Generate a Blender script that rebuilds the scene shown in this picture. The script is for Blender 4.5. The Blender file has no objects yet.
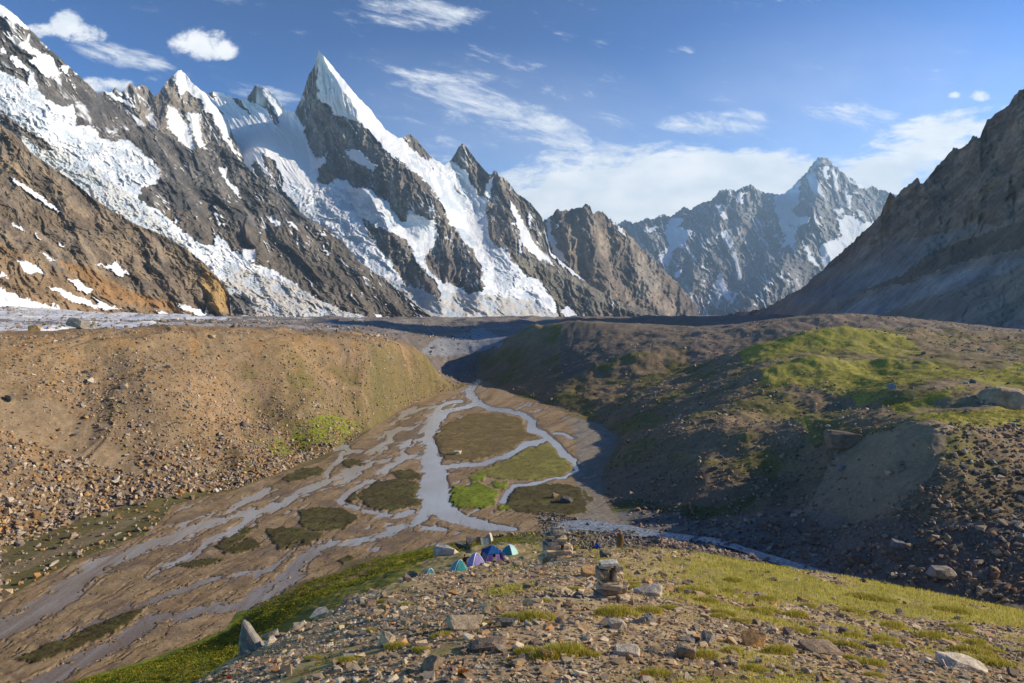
import bpy, bmesh, math, random
import numpy as np
from mathutils import Vector, Matrix

random.seed(7)
rng = np.random.default_rng(7)
F = 682.67; W2, H2 = 512.0, 341.5
VH = 305.0                                  # eye level row
CAMZ = 40.0
PITCH = math.atan((H2 - VH) / F)
CP, SP = math.cos(PITCH), math.sin(PITCH)
sc = bpy.context.scene
COL = sc.collection

# ------------------------------------------------------------------ helpers
def ray(u, v):
    """direction (X, 1, E) of a sight line, per metre of forward distance"""
    u = np.asarray(u, float); v = np.asarray(v, float)
    t = (H2 - v) / F; r = (u - W2) / F
    k = CP + t * SP
    return r / k, (-SP + t * CP) / k

def proj(x, y, z):
    dz = z - CAMZ
    f = y * CP - dz * SP
    up = y * SP + dz * CP
    return W2 + F * x / f, H2 - F * up / f

_ng = np.random.default_rng(1234)
_ga = _ng.random((256, 256)) * 2 * math.pi
_GX = np.cos(_ga).astype(np.float32).ravel(); _GY = np.sin(_ga).astype(np.float32).ravel()
def gnoise(x, y, seed=0):
    x = np.asarray(x, np.float64) + (seed * 37.31) % 211; y = np.asarray(y, np.float64) + (seed * 71.77) % 193
    ix = np.floor(x); iy = np.floor(y); fx = (x - ix).astype(np.float32); fy = (y - iy).astype(np.float32)
    ix = ix.astype(np.int32); iy = iy.astype(np.int32)
    x0 = ix & 255; x1 = (ix + 1) & 255; y0 = (iy & 255) << 8; y1 = ((iy + 1) & 255) << 8
    sx = fx * fx * fx * (fx * (fx * 6 - 15) + 10); sy = fy * fy * fy * (fy * (fy * 6 - 15) + 10)
    gx_ = fx - 1; gy_ = fy - 1
    k = x0 + y0; a = _GX[k] * fx + _GY[k] * fy
    k = x1 + y0; b = _GX[k] * gx_ + _GY[k] * fy
    k = x0 + y1; c = _GX[k] * fx + _GY[k] * gy_
    k = x1 + y1; d = _GX[k] * gx_ + _GY[k] * gy_
    a += (b - a) * sx; c += (d - c) * sx
    return (a + (c - a) * sy) * 1.5

def fbm(x, y, oct=5, seed=0, gain=0.5, lac=2.03):
    s = 0; a = 1.0; n = 0
    for k in range(oct):
        s = s + a * gnoise(x, y, seed + k * 17); n += a
        x = x * lac + 3.7; y = y * lac + 1.3; a *= gain
    return s / n

def ridged(x, y, oct=5, seed=0, gain=0.5, lac=2.07):
    s = 0; a = 1.0; n = 0; w = 1.0
    for k in range(oct):
        r = 1 - np.abs(gnoise(x, y, seed + k * 13)) * 1.6
        r = np.clip(r, 0, 1) ** 2
        s = s + a * r * w; n += a
        w = np.clip(r * 1.6, 0, 1)
        x = x * lac + 5.1; y = y * lac + 2.9; a *= gain
    return s / n

def smooth(a, b, x):
    t = np.clip((x - a) / (b - a), 0, 1); return t * t * (3 - 2 * t)

def inpoly(px, py, poly):
    res = np.zeros(px.shape, bool); n = len(poly)
    xs = [p[0] for p in poly]; ys = [p[1] for p in poly]
    sel = (px >= min(xs)) & (px <= max(xs)) & (py >= min(ys)) & (py <= max(ys))
    if not sel.any(): return res
    x = px[sel]; y = py[sel]; r = np.zeros(x.shape, bool); j = n - 1
    for i in range(n):
        xi, yi = poly[i]; xj, yj = poly[j]
        if yi != yj:
            c = ((yi > y) != (yj > y)) & (x < (xj - xi) * (y - yi) / (yj - yi) + xi); r ^= c
        j = i
    res[sel] = r
    return res

def pldist(px, py, pts, closed=False):
    """distance to a polyline, signed side, interpolated third value"""
    pts = [tuple(p) for p in pts]
    if closed: pts = pts + [pts[0]]
    best = np.full(px.shape, 1e18); side = np.zeros(px.shape); val = np.zeros(px.shape)
    for a, b in zip(pts[:-1], pts[1:]):
        dx = b[0] - a[0]; dy = b[1] - a[1]; L = dx * dx + dy * dy + 1e-12
        t = np.clip(((px - a[0]) * dx + (py - a[1]) * dy) / L, 0, 1)
        ex = px - a[0] - t * dx; ey = py - a[1] - t * dy
        d = ex * ex + ey * ey; m = d < best
        best = np.where(m, d, best)
        side = np.where(m, np.sign(dx * (py - a[1]) - dy * (px - a[0])), side)
        if len(a) > 2: val = np.where(m, a[2] + t * (b[2] - a[2]), val)
    return np.sqrt(best), side, val

class TPS:
    def __init__(s, P, z, lam=1e-4):
        P = np.array(P, float); z = np.array(z, float); n = len(P)
        s.P = P
        K = s.k(((P[:, None] - P[None]) ** 2).sum(-1))
        A = np.zeros((n + 3, n + 3)); A[:n, :n] = K + lam * np.eye(n)
        A[:n, n] = 1; A[:n, n + 1:] = P; A[n, :n] = 1; A[n + 1:, :n] = P.T
        s.w = np.linalg.solve(A, np.concatenate([z, np.zeros(3)]))
    @staticmethod
    def k(r2): return 0.5 * r2 * np.log(r2 + 1e-12)
    def __call__(s, x, y):
        sh = np.shape(x); x = np.ravel(x).astype(float); y = np.ravel(y).astype(float)
        out = s.w[-3] + s.w[-2] * x + s.w[-1] * y
        for i, (a, b) in enumerate(s.P):
            r2 = (x - a) ** 2 + (y - b) ** 2
            out = out + s.w[i] * 0.5 * r2 * np.log(r2 + 1e-12)
        return out.reshape(sh)

def np_mesh(name, V, Fc, smooth_=True, cols=None, attrs=None):
    """V (n,3), Fc (m,k) all the same k"""
    me = bpy.data.meshes.new(name)
    V = np.ascontiguousarray(V, np.float32); Fc = np.ascontiguousarray(Fc, np.int32)
    m, k = Fc.shape
    me.vertices.add(len(V)); me.vertices.foreach_set('co', V.ravel())
    me.loops.add(m * k); me.loops.foreach_set('vertex_index', Fc.ravel())
    me.polygons.add(m); me.polygons.foreach_set('loop_start', np.arange(0, m * k, k, dtype=np.int32))
    me.polygons.foreach_set('use_smooth', np.full(m, smooth_, bool))
    me.update(calc_edges=True)
    if cols is not None:
        c = np.ones((len(V), 4), np.float32); c[:, :3] = cols
        a = me.color_attributes.new('Col', 'FLOAT_COLOR', 'POINT'); a.data.foreach_set('color', c.ravel())
    for n, arr in (attrs or {}).items():
        a = me.attributes.new(n, 'FLOAT', 'POINT'); a.data.foreach_set('value', np.ascontiguousarray(arr, np.float32).ravel())
    return me

def gridfaces(nr, nc):
    i = np.arange(nr * nc).reshape(nr, nc)
    return np.stack([i[:-1, :-1], i[:-1, 1:], i[1:, 1:], i[1:, :-1]], -1).reshape(-1, 4)

def link(name, me, mat=None, parent=None, **props):
    o = bpy.data.objects.new(name, me); COL.objects.link(o)
    if mat is not None: me.materials.append(mat)
    if parent is not None: o.parent = parent
    for k, v in props.items():
        if v is not None: o[k] = v
    return o

def thing(name, loc, rz=0, label=None, category=None, group=None, scale=1.0):
    o = bpy.data.objects.new(name, None); COL.objects.link(o)
    o.location = loc; o.rotation_euler = (0, 0, rz); o.scale = (scale,) * 3
    o['label'] = label; o['category'] = category
    if group: o['group'] = group
    return o

# ------------------------------------------------------------------ materials
def newmat(name):
    m = bpy.data.materials.new(name); m.use_nodes = True
    nt = m.node_tree; nt.nodes.clear()
    out = nt.nodes.new('ShaderNodeOutputMaterial'); b = nt.nodes.new('ShaderNodeBsdfPrincipled')
    nt.links.new(b.outputs[0], out.inputs[0])
    return m, nt, b

def mth(nt, op, a, b=None, c=None, clamp=False):
    n = nt.nodes.new('ShaderNodeMath'); n.operation = op; n.use_clamp = clamp
    for i, x in enumerate((a, b, c)):
        if x is None: continue
        if isinstance(x, (int, float)): n.inputs[i].default_value = x
        else: nt.links.new(x, n.inputs[i])
    return n.outputs[0]

def noise_node(nt, vec, scale, detail=4, rough=0.55, lac=2.0, dist=0.0):
    n = nt.nodes.new('ShaderNodeTexNoise'); n.inputs['Scale'].default_value = scale
    n.inputs['Detail'].default_value = detail; n.inputs['Roughness'].default_value = rough
    n.inputs['Distortion'].default_value = dist
    if vec is not None: nt.links.new(vec, n.inputs['Vector'])
    return n.outputs[0]

def maprange(nt, x, a, b, c, d):
    n = nt.nodes.new('ShaderNodeMapRange'); nt.links.new(x, n.inputs[0])
    for i, v in enumerate((a, b, c, d)): n.inputs[i + 1].default_value = v
    return n.outputs[0]

def mulcol(nt, col, fac):
    n = nt.nodes.new('ShaderNodeVectorMath'); n.operation = 'SCALE'
    nt.links.new(col, n.inputs[0]); nt.links.new(fac, n.inputs['Scale'])
    return n.outputs[0]

def attr(nt, name, col=False):
    n = nt.nodes.new('ShaderNodeAttribute'); n.attribute_name = name
    return n.outputs['Color'] if col else n.outputs['Fac']

def terrain_mat(name, s1, s2, bump1, bdist, rough=0.9, amp=0.25, wet=False, snow=False):
    m, nt, b = newmat(name)
    geo = nt.nodes.new('ShaderNodeNewGeometry').outputs['Position']
    n1 = noise_node(nt, geo, s1, 6, 0.65); n2 = noise_node(nt, geo, s2, 5, 0.6)
    f = mth(nt, 'MULTIPLY', maprange(nt, n1, 0.3, 0.7, 1 - amp, 1 + amp), maprange(nt, n2, 0.3, 0.7, 1 - amp * .7, 1 + amp * .7))
    if snow:
        s = attr(nt, 'snow')
        f = mth(nt, 'ADD', mth(nt, 'MULTIPLY', f, mth(nt, 'SUBTRACT', 1.0, s)), s)
    nt.links.new(mulcol(nt, attr(nt, 'Col', True), f), b.inputs['Base Color'])
    bp = nt.nodes.new('ShaderNodeBump'); bp.inputs['Strength'].default_value = bump1; bp.inputs['Distance'].default_value = bdist
    h = mth(nt, 'ADD', n1, mth(nt, 'MULTIPLY', n2, 0.5))
    if wet: h = mth(nt, 'MULTIPLY', h, mth(nt, 'SUBTRACT', 1.0, attr(nt, 'wet')))
    nt.links.new(h, bp.inputs['Height']); nt.links.new(bp.outputs[0], b.inputs['Normal'])
    if wet:
        nt.links.new(maprange(nt, attr(nt, 'wet'), 0, 1, rough, 0.14), b.inputs['Roughness'])
    else: b.inputs['Roughness'].default_value = rough
    b.inputs['Specular IOR Level'].default_value = 0.25
    return m

def col_mat(name, rough=0.85, scale=6.0, amp=0.3, bump=0.4, bd=0.03, trans=0.0, spec=0.25):
    """surface whose colour is carried by the mesh (stones, leaves)"""
    m, nt, b = newmat(name)
    tc = nt.nodes.new('ShaderNodeTexCoord').outputs['Object']
    n1 = noise_node(nt, tc, scale, 6, 0.65)
    nt.links.new(mulcol(nt, attr(nt, 'Col', True), maprange(nt, n1, 0.3, 0.7, 1 - amp, 1 + amp)), b.inputs['Base Color'])
    if bump:
        bp = nt.nodes.new('ShaderNodeBump'); bp.inputs['Strength'].default_value = bump; bp.inputs['Distance'].default_value = bd
        nt.links.new(n1, bp.inputs['Height']); nt.links.new(bp.outputs[0], b.inputs['Normal'])
    b.inputs['Roughness'].default_value = rough; b.inputs['Specular IOR Level'].default_value = spec
    return m

def plain_mat(name, c, rough=0.7, scale=8, amp=0.15, trans=0.0):
    m, nt, b = newmat(name)
    tc = nt.nodes.new('ShaderNodeTexCoord').outputs['Object']
    n1 = noise_node(nt, tc, scale, 4, 0.6)
    rgb = nt.nodes.new('ShaderNodeRGB'); rgb.outputs[0].default_value = (*c, 1)
    nt.links.new(mulcol(nt, rgb.outputs[0], maprange(nt, n1, 0.3, 0.7, 1 - amp, 1 + amp)), b.inputs['Base Color'])
    b.inputs['Roughness'].default_value = rough
    bp = nt.nodes.new('ShaderNodeBump'); bp.inputs['Strength'].default_value = 0.3; bp.inputs['Distance'].default_value = 0.02
    nt.links.new(n1, bp.inputs['Height']); nt.links.new(bp.outputs[0], b.inputs['Normal'])
    return m

# ------------------------------------------------------------------ the ground's shape
def ZD(v): return CAMZ / -ray(512, v)[1]          # distance at which row v meets the plain (z = 0)

SHORE = [(478,379),(470,384),(458,389),(440,394),(415,403),(395,413),(370,431),(345,448),(320,463),(290,471),(265,479),(235,491),
         (205,497),(172,506),(163,520),(145,535),(110,548),(75,562),(40,580),(0,603),(-60,640),(-220,730),(-300,900),
         (-60,760),(30,697),(100,674),(150,660),(195,643),(226,630),(239,609),(262,601),(283,592),(300,583),(336,573),(346,562),(403,553),(440,545),
         (480,538),(510,533),(560,531),(600,531),(625,524),(612,512),(603,495),(601,480),(605,465),(615,450),(617,437),(600,425),(570,415),
         (545,405),(520,398),(500,389),(488,381)]
def flat(p):                                       # pixel on the plain -> world x, y
    X, E = ray(p[0], p[1]); d = CAMZ / -E; return (float(X * d), float(d))
SHW = [flat(p) for p in SHORE]

PTS = []   # (X, ln d, z)
def cp(u, v, d):
    X, E = ray(u, v); PTS.append((float(X), math.log(d), float(CAMZ + E * d)))
def raw(X, d, z): PTS.append((X, math.log(d), z))
for p in SHORE[::2]:
    x, y = flat(p); raw(x / y, y, 0.25)
raw(0, 2, 38.3); raw(-1, 3, 37); raw(1, 3, 37.6); raw(-.9, 10, 31); raw(1.2, 12, 33); raw(0, 5, 36.6)
for q in [(512,683,10.5),(1024,683,13),(850,683,11.5),(330,683,12.5),(512,640,13.5),(608,600,19),(500,600,19),(512,586,28),(480,583,40),(480,575,50),(520,575,42),(560,570,33),(557,557,42),(620,550,57),
          (570,580,25),(700,600,22),(440,576,55),(460,572,59),(476,567,64),(490,563,69),(509,557,75),(520,551,82),(530,542,95),(500,543,93),
          (450,551,97),(560,537,108),(440,557,82),(200,683,17),(255,648,23),(300,628,27),(350,603,33),(400,581,44),(430,575,53),(400,600,27),(300,650,20),
          (240,642,68),(300,603,76),(380,574,86),(170,667,61),(100,684,59),
          (640,552,60),(700,560,52),(800,575,48),(900,590,46),(1024,612,42),(800,620,22),(900,640,20),(1024,650,22),(700,575,36),(850,600,33),
          (650,541,88),(700,549,84),(750,557,80),(660,535,115),(700,543,110),(760,558,101),(830,577,91),(900,597,83),(1024,622,75),
          (1024,560,83),(1024,500,95),(1024,430,115),(910,425,115),(900,500,98),(900,560,89),(850,520,104),(840,450,126),(850,400,155),
          (930,413,130),(985,405,136),(1024,397,150),(960,385,160),(1024,375,176),(900,372,190),(800,372,202),(760,380,192),
          (800,420,162),(750,450,142),(700,480,132),(660,500,132),(800,500,118),(760,530,113),(700,520,121),(700,400,200),(740,360,235),
          (830,333,262),(800,345,247),(900,345,242),(960,350,232),(680,430,172),(640,450,166),(640,400,228),(680,370,272),(580,380,292),(580,350,332),
          (570,320,382),(520,333,402),(500,350,402),(487,366,402),(640,322,372),(700,325,352),(760,321,332),(840,313,322),(930,317,302),(1024,325,292),
          (0,530,118),(0,450,133),(0,400,146),(0,336,165),(100,500,134),(100,430,150),(100,380,165),(100,331,182),(200,460,155),(200,400,172),(200,328,200),
          (300,450,183),(300,420,190),(300,370,208),(300,333,225),(380,400,222),(380,341,250),(380,370,236),(430,380,286),(425,356,292),(402,345,275),(446,378,312),
          (50,333,173),(150,329,191),(250,331,212),(350,336,238),(250,325,330),(350,332,330),(380,337,340),(150,326,320),(250,400,190),(150,400,162),(0,332,215),(0,330,260),(0,317,600),(0,309,900),(100,326,300),(100,314,900),(200,324,500),(200,317,1200),(300,328,330),(300,321,900),(400,335,420),(400,325,800),
          (440,350,420),(470,342,520),(470,326,1000),(540,318,1500),(400,319,2500),(300,319,2200),(200,318,1600),(690,318,4500),(560,318,3000),
          (-100,331,150),(-100,440,118),(-100,325,260)]:
    cp(*q)
for q in [(-.4,40,14),(-.25,50,15.5),(-.55,30,20),(.2,75,10),(.42,62,11),(.7,55,13.5),(.1,95,3.5),(.28,500,16),(.75,450,28),(.4,800,5),(.12,620,10),
          (-.9,60,4),(-1.0,100,0.4),(-1.5,150,30),(-1.6,60,20),(1.2,60,15),(1.2,120,19),(1.3,300,45),(.8,5000,-60),(-.8,5000,-20),(0,8000,-70),(.8,12000,-80),(-.8,12000,-80),(1.6,2000,100),(-1.6,1000,60)]:
    raw(*q)
PTS = np.array(PTS)
GT = TPS(PTS[:, :2], PTS[:, 2], 2e-4)

CH = [  # river channels, traced from the photograph as a map: (u, v, width)
 [(478,381,5),(472,386,7),(470,396,9),(482,406,7),(494,409,6),(510,411,6),(522,414,6),(531,421,9),(532,430,9),(543,434,7),(550,438,7),(559,450,8),(573,461,9)],
 [(556,434,4),(565,434,5),(572,438,5)],
 [(550,438,5),(545,439,5),(526,445,7),(503,457,7),(482,465,7),(458,466,5),(444,467,7)],
 [(573,461,4),(577,470,3),(565,477,3),(530,484,4),(515,486,5),(507,494,6),(502,502,6)],
 [(477,404,5),(461,408,5),(447,412,8),(435,419,11),(429,431,12),(427,438,11),(431,447,12),(430,457,14),(433,468,20),(435,487,25),(435,503,27),(447,514,20),(470,522,13),(494,528,10),(515,529,6)],
 [(462,402,4),(450,403,4),(440,406,5),(425,408,4),(407,413,4),(396,420,5),(392,424,3)],
 [(435,503,20),(423,517,11),(414,523,10),(396,530,8),(370,539,8),(337,543,9),(318,549,10),(306,557,12),(297,569,13),(285,581,14),(274,590,13),(250,599,13),(227,608,12),(203,611,11),(180,616,11),(153,620,13),(136,631,15),(119,644,16),(85,658,16),(51,678,18),(0,700,20)],
 [(436,417,7),(426,425,7),(419,439,6),(405,445,6),(401,451,6),(406,457,7),(393,463,6),(379,477,6),(362,486,6),(348,492,5),(339,500,6),(346,505,5),(370,512,5),(389,516,5),(412,513,4)],
 [(419,458,7),(405,457,6),(393,459,7),(370,465,8),(351,473,9),(346,479,8),(323,484,9),(302,491,9),(290,500,10),(267,512,10),(243,514,9),(228,513,12),(212,522,14),(190,532,14),(159,543,13),(125,555,14)],
 [(125,555,12),(100,566,22),(80,580,28),(60,598,26),(32,615,25),(0,630,24),(-60,655,24)],
 [(426,427,5),(412,428,5),(398,429,5),(389,433,10),(388,441,9),(376,450,7),(362,452,6),(351,451,5),(344,447,4)],
 [(344,452,4),(340,459,5),(332,466,5),(323,484,5)],
 [(267,488,7),(265,495,8),(243,502,8),(229,510,8)],
 [(257,515,8),(236,530,10),(210,541,9),(192,555,9),(170,565,6),(145,578,3)],
 [(414,523,4),(425,528,5),(445,530,5)],
 [(300,543,2),(270,570,4),(240,574,5),(210,580,6),(180,592,5),(120,612,4),(60,640,3)],
]
PUDDLE = [(360,485,9),(372,478,8),(388,470,6)]
ISL = {  # plain vegetation polygons (map) -> colour
 'brown_turf': [[(436,432),(445,425),(470,414),(500,413),(520,419),(527,432),(541,438),(520,444),(500,454),(470,462),(445,460),(438,450)]],
 'olive_turf': [[(470,473),(490,468),(515,456),(545,443),(551,446),(573,468),(560,478),(520,481),(495,479)]],
 'bright_turf': [[(446,497),(455,487),(480,483),(497,493),(496,505),(480,509),(455,508)],[(468,478),(485,474),(483,482),(470,482)],[(492,482),(508,482),(505,490),(495,490)],
                 [(498,507),(510,505),(510,511),(499,511)]],
 'dark_turf': [[(508,500),(520,488),(560,484),(585,490),(592,500),(585,513),(560,518),(520,513),(505,507)],[(358,497),(375,482),(400,480),(425,485),(420,505),(395,512),(370,508)],
   [(390,473),(410,470),(425,475),(420,481),(400,480)],[(280,480),(300,470),(318,467),(328,473),(310,478),(290,482)],[(300,510),(310,508),(345,510),(358,518),(345,530),(320,532),(302,528)],
   [(215,548),(240,531),(260,525),(250,535),(225,551)],[(222,553),(250,538),(262,546),(240,555)],[(265,530),(290,527),(325,535),(310,545),(280,551),(270,540)],[(341,463),(355,460),(367,463),(350,468)],
   [(15,660),(60,641),(110,620),(147,607),(137,620),(100,640),(40,664)],[(342,462),(355,459),(366,462),(352,467)],[(340,562),(348,556),(355,559),(345,567)],
   [(170,568),(200,560),(225,560),(200,568)],[(345,500),(358,490),(358,500),(350,503)],
   [(300,583),(336,573),(346,562),(403,553),(390,558),(345,575),(310,588)]],
}
def ground_parts(x, y):
    sh = np.shape(x); x = np.ravel(np.asarray(x, float)); y = np.ravel(np.asarray(y, float))
    X = x / y; L = np.log(y)
    z0 = GT(X, L)
    ucr = W2 + F * X * CP
    zc = np.interp(ucr, [-200,0,50,100,150,200,250,300,350,380,402,425,446,470], [31,32.6,32.8,33.3,33.4,33.3,32.2,31.0,29.2,27.2,23.9,18.4,7.2,4.0])
    lm = (y > 100) & (y < 460) & (ucr < 470)
    zc = zc + np.clip(y - 330, 0, 200) * .2
    z0 = np.where(lm, -1.0 * np.logaddexp(-z0 / 1.0, -zc / 1.0), z0)
    vcr = np.interp(ucr, [470,490,520,545,570,640,700,740,800,850,930,1024,1100], [372,352,335,325,320.5,323,326,323,315,313,320,331,336])
    zr = CAMZ - (vcr - VH) / F * np.clip(y, 0, 1000) - .4
    zr = zr + 60 * smooth(545, 485, ucr) * smooth(300, 420, y) + 30 * smooth(490, 470, ucr)
    rm = (y > 160) & (y < 1400) & (ucr >= 470)
    z0 = np.where(rm, -.7 * np.logaddexp(-z0 / .7, -zr / .7), z0)
    d, _, _ = pldist(x, y, SHW, True)
    ins = inpoly(x, y, SHW)
    sd = np.where(ins, -d, d)
    near = (y > 45) & (y < 345) & (x > -190) & (x < 75)
    w = np.where(near, smooth(0.0, 5.0, sd), 1.0)
    zz = np.maximum(z0, np.where(near, 0.2, z0))
    z = np.where(ins, 0.0, w * zz + (1 - w) * 0.15)
    return x, y, z, sd, ins, sh

HUM = [(835, 252, 4.5, 30, 10), (800, 203, 4.0, 20, 9), (905, 200, 2.2, 22, 8), (872, 196, -3.0, 6, 9), (800, 291, -4.5, 70, 13), (960, 262, -3.0, 40, 12), (700, 235, -2.5, 16, 30), (965, 140, 2.6, 20, 6), (760, 148, 3.0, 14, 12), (690, 165, 3.5, 14, 16), (640, 300, 4, 30, 14), (870, 155, -4.5, 9, 16), (930, 108, 2.5, 9, 7), (800, 128, -2.0, 7, 10), (770, 112, 1.8, 9, 8)]
def ground(x, y, full=False):
    x, y, z, sd, ins, sh = ground_parts(x, y)
    u, v = proj(x, y, z)
    wx = u + 5.0 * fbm(u / 15, v / 9, 5, 91, .6); wy = v + 2.6 * fbm(u / 15, v / 9, 5, 92, .6)
    chan = np.zeros(x.shape)
    m = ins | ((sd < 6) & (y > 45) & (y < 345))
    idx = np.where(m)[0]
    best = np.full(len(idx), 99.0)
    for c in CH:
        dd, _, ww = pldist(wx[idx], wy[idx] * 1.6, [(a, b * 1.6, w_) for a, b, w_ in c])
        best = np.minimum(best, dd - ww * np.where(ww > 10, 0.52, 0.42))
    cd = np.full(x.shape, 99.0); cd[idx] = best
    ga = u * .88 - v * .47; gc = u * .47 + v * .88; gw = 8 * fbm(ga / 30, gc / 12, 3, 193)
    bar = fbm((ga + gw) / 26, (gc + gw * .5) / 5.5, 4, 194, .6)
    cd = cd + np.where(cd < 0, 7.0 * smooth(.10, .26, bar) * smooth(470, 380, u), 0) - np.where((cd > 0) & (cd < 9), 5.0 * smooth(.12, .3, -bar) * smooth(520, 440, u), 0)
    turf = np.zeros(x.shape, int); tw = 3.4 * fbm(u / 5.5, v / 3.4, 4, 195, .65)
    for k, key in enumerate(('dark_turf', 'brown_turf', 'olive_turf', 'bright_turf')):
        for poly in ISL[key]: turf[inpoly(wx + tw, wy + tw * .6, poly) & ins] = k + 1
    # fine shape
    for (hu, hd, hh, rx, ry) in HUM:
        hx = (hu - W2) / F * CP * hd
        z = z + hh * np.exp(-(((x - hx) / rx) ** 2 + ((y - hd) / ry) ** 2) * (1 + .5 * fbm(x / 12, y / 12, 3, 77))) * (sd > 2)
    n1 = fbm(x / 9, y / 9, 5, 5); n2 = fbm(x / 1.3, y / 1.3, 4, 6)
    out = smooth(1, 12, sd)
    far = smooth(250, 900, y)
    mor = ridged(x / 22 + fbm(x / 30, y / 30, 2, 8), y / 60, 4, 9) - 0.4
    hill = (y < 75)
    amp = np.where(hill, np.clip(y / 60, .15, 1) * 0.35, 1.0)
    z = z + out * (n1 * 0.9 * amp + n2 * 0.14 * np.clip(y / 50, .3, 1)) * (1 - far)
    z = z + out * np.where(hill, 0, 1) * smooth(75, 100, y) * (1 - far) * (np.where(u < 470, mor * 1.5, mor * .25 + fbm(x / 4.5, y / 6, 4, 7) * .32 + fbm(x / 16, y / 13, 3, 10) * 1.2) * (sd > 0))
    z = z + far * (fbm(x / 90, y / 90, 6, 12) * 9 + ridged(x / 160, y / 400, 4, 13) * 8 - 3)
    fa = u * .88 - v * .47; fc = u * .47 + v * .88; fw = 9 * fbm(fa / 40, fc / 14, 3, 93)
    rip = ridged((fa + fw) / 70, (fc + fw * .7) / 8, 5, 15, .6)
    pl = 0.11 + 0.04 * n1 + 0.03 * n2 - 0.07 * (rip - .35) + np.where(turf > 0, 0.16 + 0.06 * n2, 0)
    rill = smooth(.58, .72, rip) * smooth(-.1, .12, fbm(u / 50, v / 22, 3, 96) + .06) * (turf == 0) * (u < 560)
    pl = pl - .22 * rill
    pl = np.where(cd < 4, pl * smooth(-0.6, 4, cd) - 0.22 * (1 - smooth(-2.5, 0.9, cd)), pl)
    z = np.where(ins, pl, z)
    z = np.where((~ins) & (y > 45) & (y < 350) & (x < 80), np.maximum(z, 0.12 + .06 * n2), z)
    e = (~ins) & (sd < 6) & (y < 345) & (y > 45)
    z = np.where(e, np.where(cd < 2, np.minimum(z, -0.2), np.maximum(z, 0.12)), z)
    if not full: return z.reshape(sh)
    return dict(x=x, y=y, z=z, sd=sd, ins=ins, u=u, v=v, wx=wx, wy=wy, cd=cd, turf=turf, n1=n1, n2=n2, rip=rip)

def gz(x, y): return float(ground(np.array([float(x)]), np.array([float(y)]))[0])
def on_ray(u, d, row=None):
    X, _ = ray(u, 550 if row is None else row); x = float(X) * d
    return x, d, gz(x, d)

def seg(a, b, n): return np.linspace(a, b, n, endpoint=False)
Xc = np.concatenate([-np.geomspace(1.7, 0.81, 26), np.arange(-0.80, 0.80, 1.2 / F), np.geomspace(0.81, 1.7, 26)])
Lr = np.concatenate([seg(math.log(2.2), math.log(58), 430), seg(math.log(58), math.log(345), 760), seg(math.log(345), math.log(1500), 230), np.linspace(math.log(1500), math.log(13500), 100)])
XX, LL = np.meshgrid(Xc, Lr); DD = np.exp(LL)
g = ground(XX * DD, DD, True)

# ---- ground colours (albedo only)
def c3(*a): return np.array(a, float)
N = len(g['x']); C = np.zeros((N, 3)); C[:] = c3(.23, .165, .095)
x, y, u, v, sd, ins = (g[k] for k in ('x', 'y', 'u', 'v', 'sd', 'ins'))
nb = fbm(x / 25, y / 25, 5, 31); nf = fbm(x / 3.1, y / 3.1, 5, 32); nm = fbm(x / 8, y / 8, 5, 33)
def mix(m, col, k=1.0):
    global C
    w = np.clip(m * k, 0, 1)[:, None]; C = C * (1 - w) + np.asarray(col) * w
left = (~ins) & (u < 470) & (y > 88) & (y < 345) & (sd > 0) & (x < -20)
mix(left * smooth(-.3, .3, nb + (340 - v) / 300 + .1), c3(.31, .205, .105))
mix(left * smooth(.05, .3, nm + (350 - v) / 90 * .3) * (v < 380), c3(.33, .195, .08), .7)
mix(left * smooth(-.05, .35, fbm(x / 30, y / 18, 4, 40) + (u - 270) / 600.) * smooth(330, 360, v), c3(.20, .15, .055), .6)
mix(left * smooth(.15, .3, fbm(x / 9, y / 9, 4, 41) + (u - 300) / 900.) * smooth(345, 380, v), c3(.13, .12, .03), .55)
mix(left * smooth(.1, .4, nf) , c3(.38, .28, .17), .4)
sandy = left & inpoly(g['wx'], g['wy'], [(0,395),(60,400),(130,455),(150,478),(95,465),(0,430)])
mix(sandy, c3(.30, .22, .13), .8)
mix(left * smooth(8, 1, sd + 6 * nm), c3(.13, .115, .04), .7)
mix(left & inpoly(g['wx'], g['wy'], [(0,545),(60,528),(110,510),(160,497),(215,490),(200,505),(165,520),(140,545),(70,570),(0,606)]), c3(.125, .115, .04), .85)
mix(left & inpoly(g['wx'], g['wy'], [(0,568),(60,545),(120,520),(150,512),(140,520),(70,552),(0,580)]), c3(.27, .21, .14), .5)
bright_l = inpoly(u + 14 * nm, v + 9 * nm, [(262,452),(280,440),(300,424),(325,416),(362,424),(355,436),(330,446),(300,452),(280,462)]) & left
mix(bright_l * smooth(-.35, .15, nf + nm), c3(.19, .22, .02), .9)
right = (~ins) & (y > 75) & (y < 420) & (x > -22) & ~left & ((v < 545) | (u > 640) | (y > 112))
mix(right, c3(.24, .175, .095)); mix(right * smooth(-.1, .4, nm), c3(.30, .22, .125), .7); mix(right * smooth(-.12, .28, fbm(x / 14, y / 20, 5, 44)), c3(.165, .155, .035), .8)
mix(right & (v > 470), c3(.20, .15, .10), .6)
top = right * smooth(0, .25, .12 + fbm(x / 18, y / 12, 4, 45))
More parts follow.
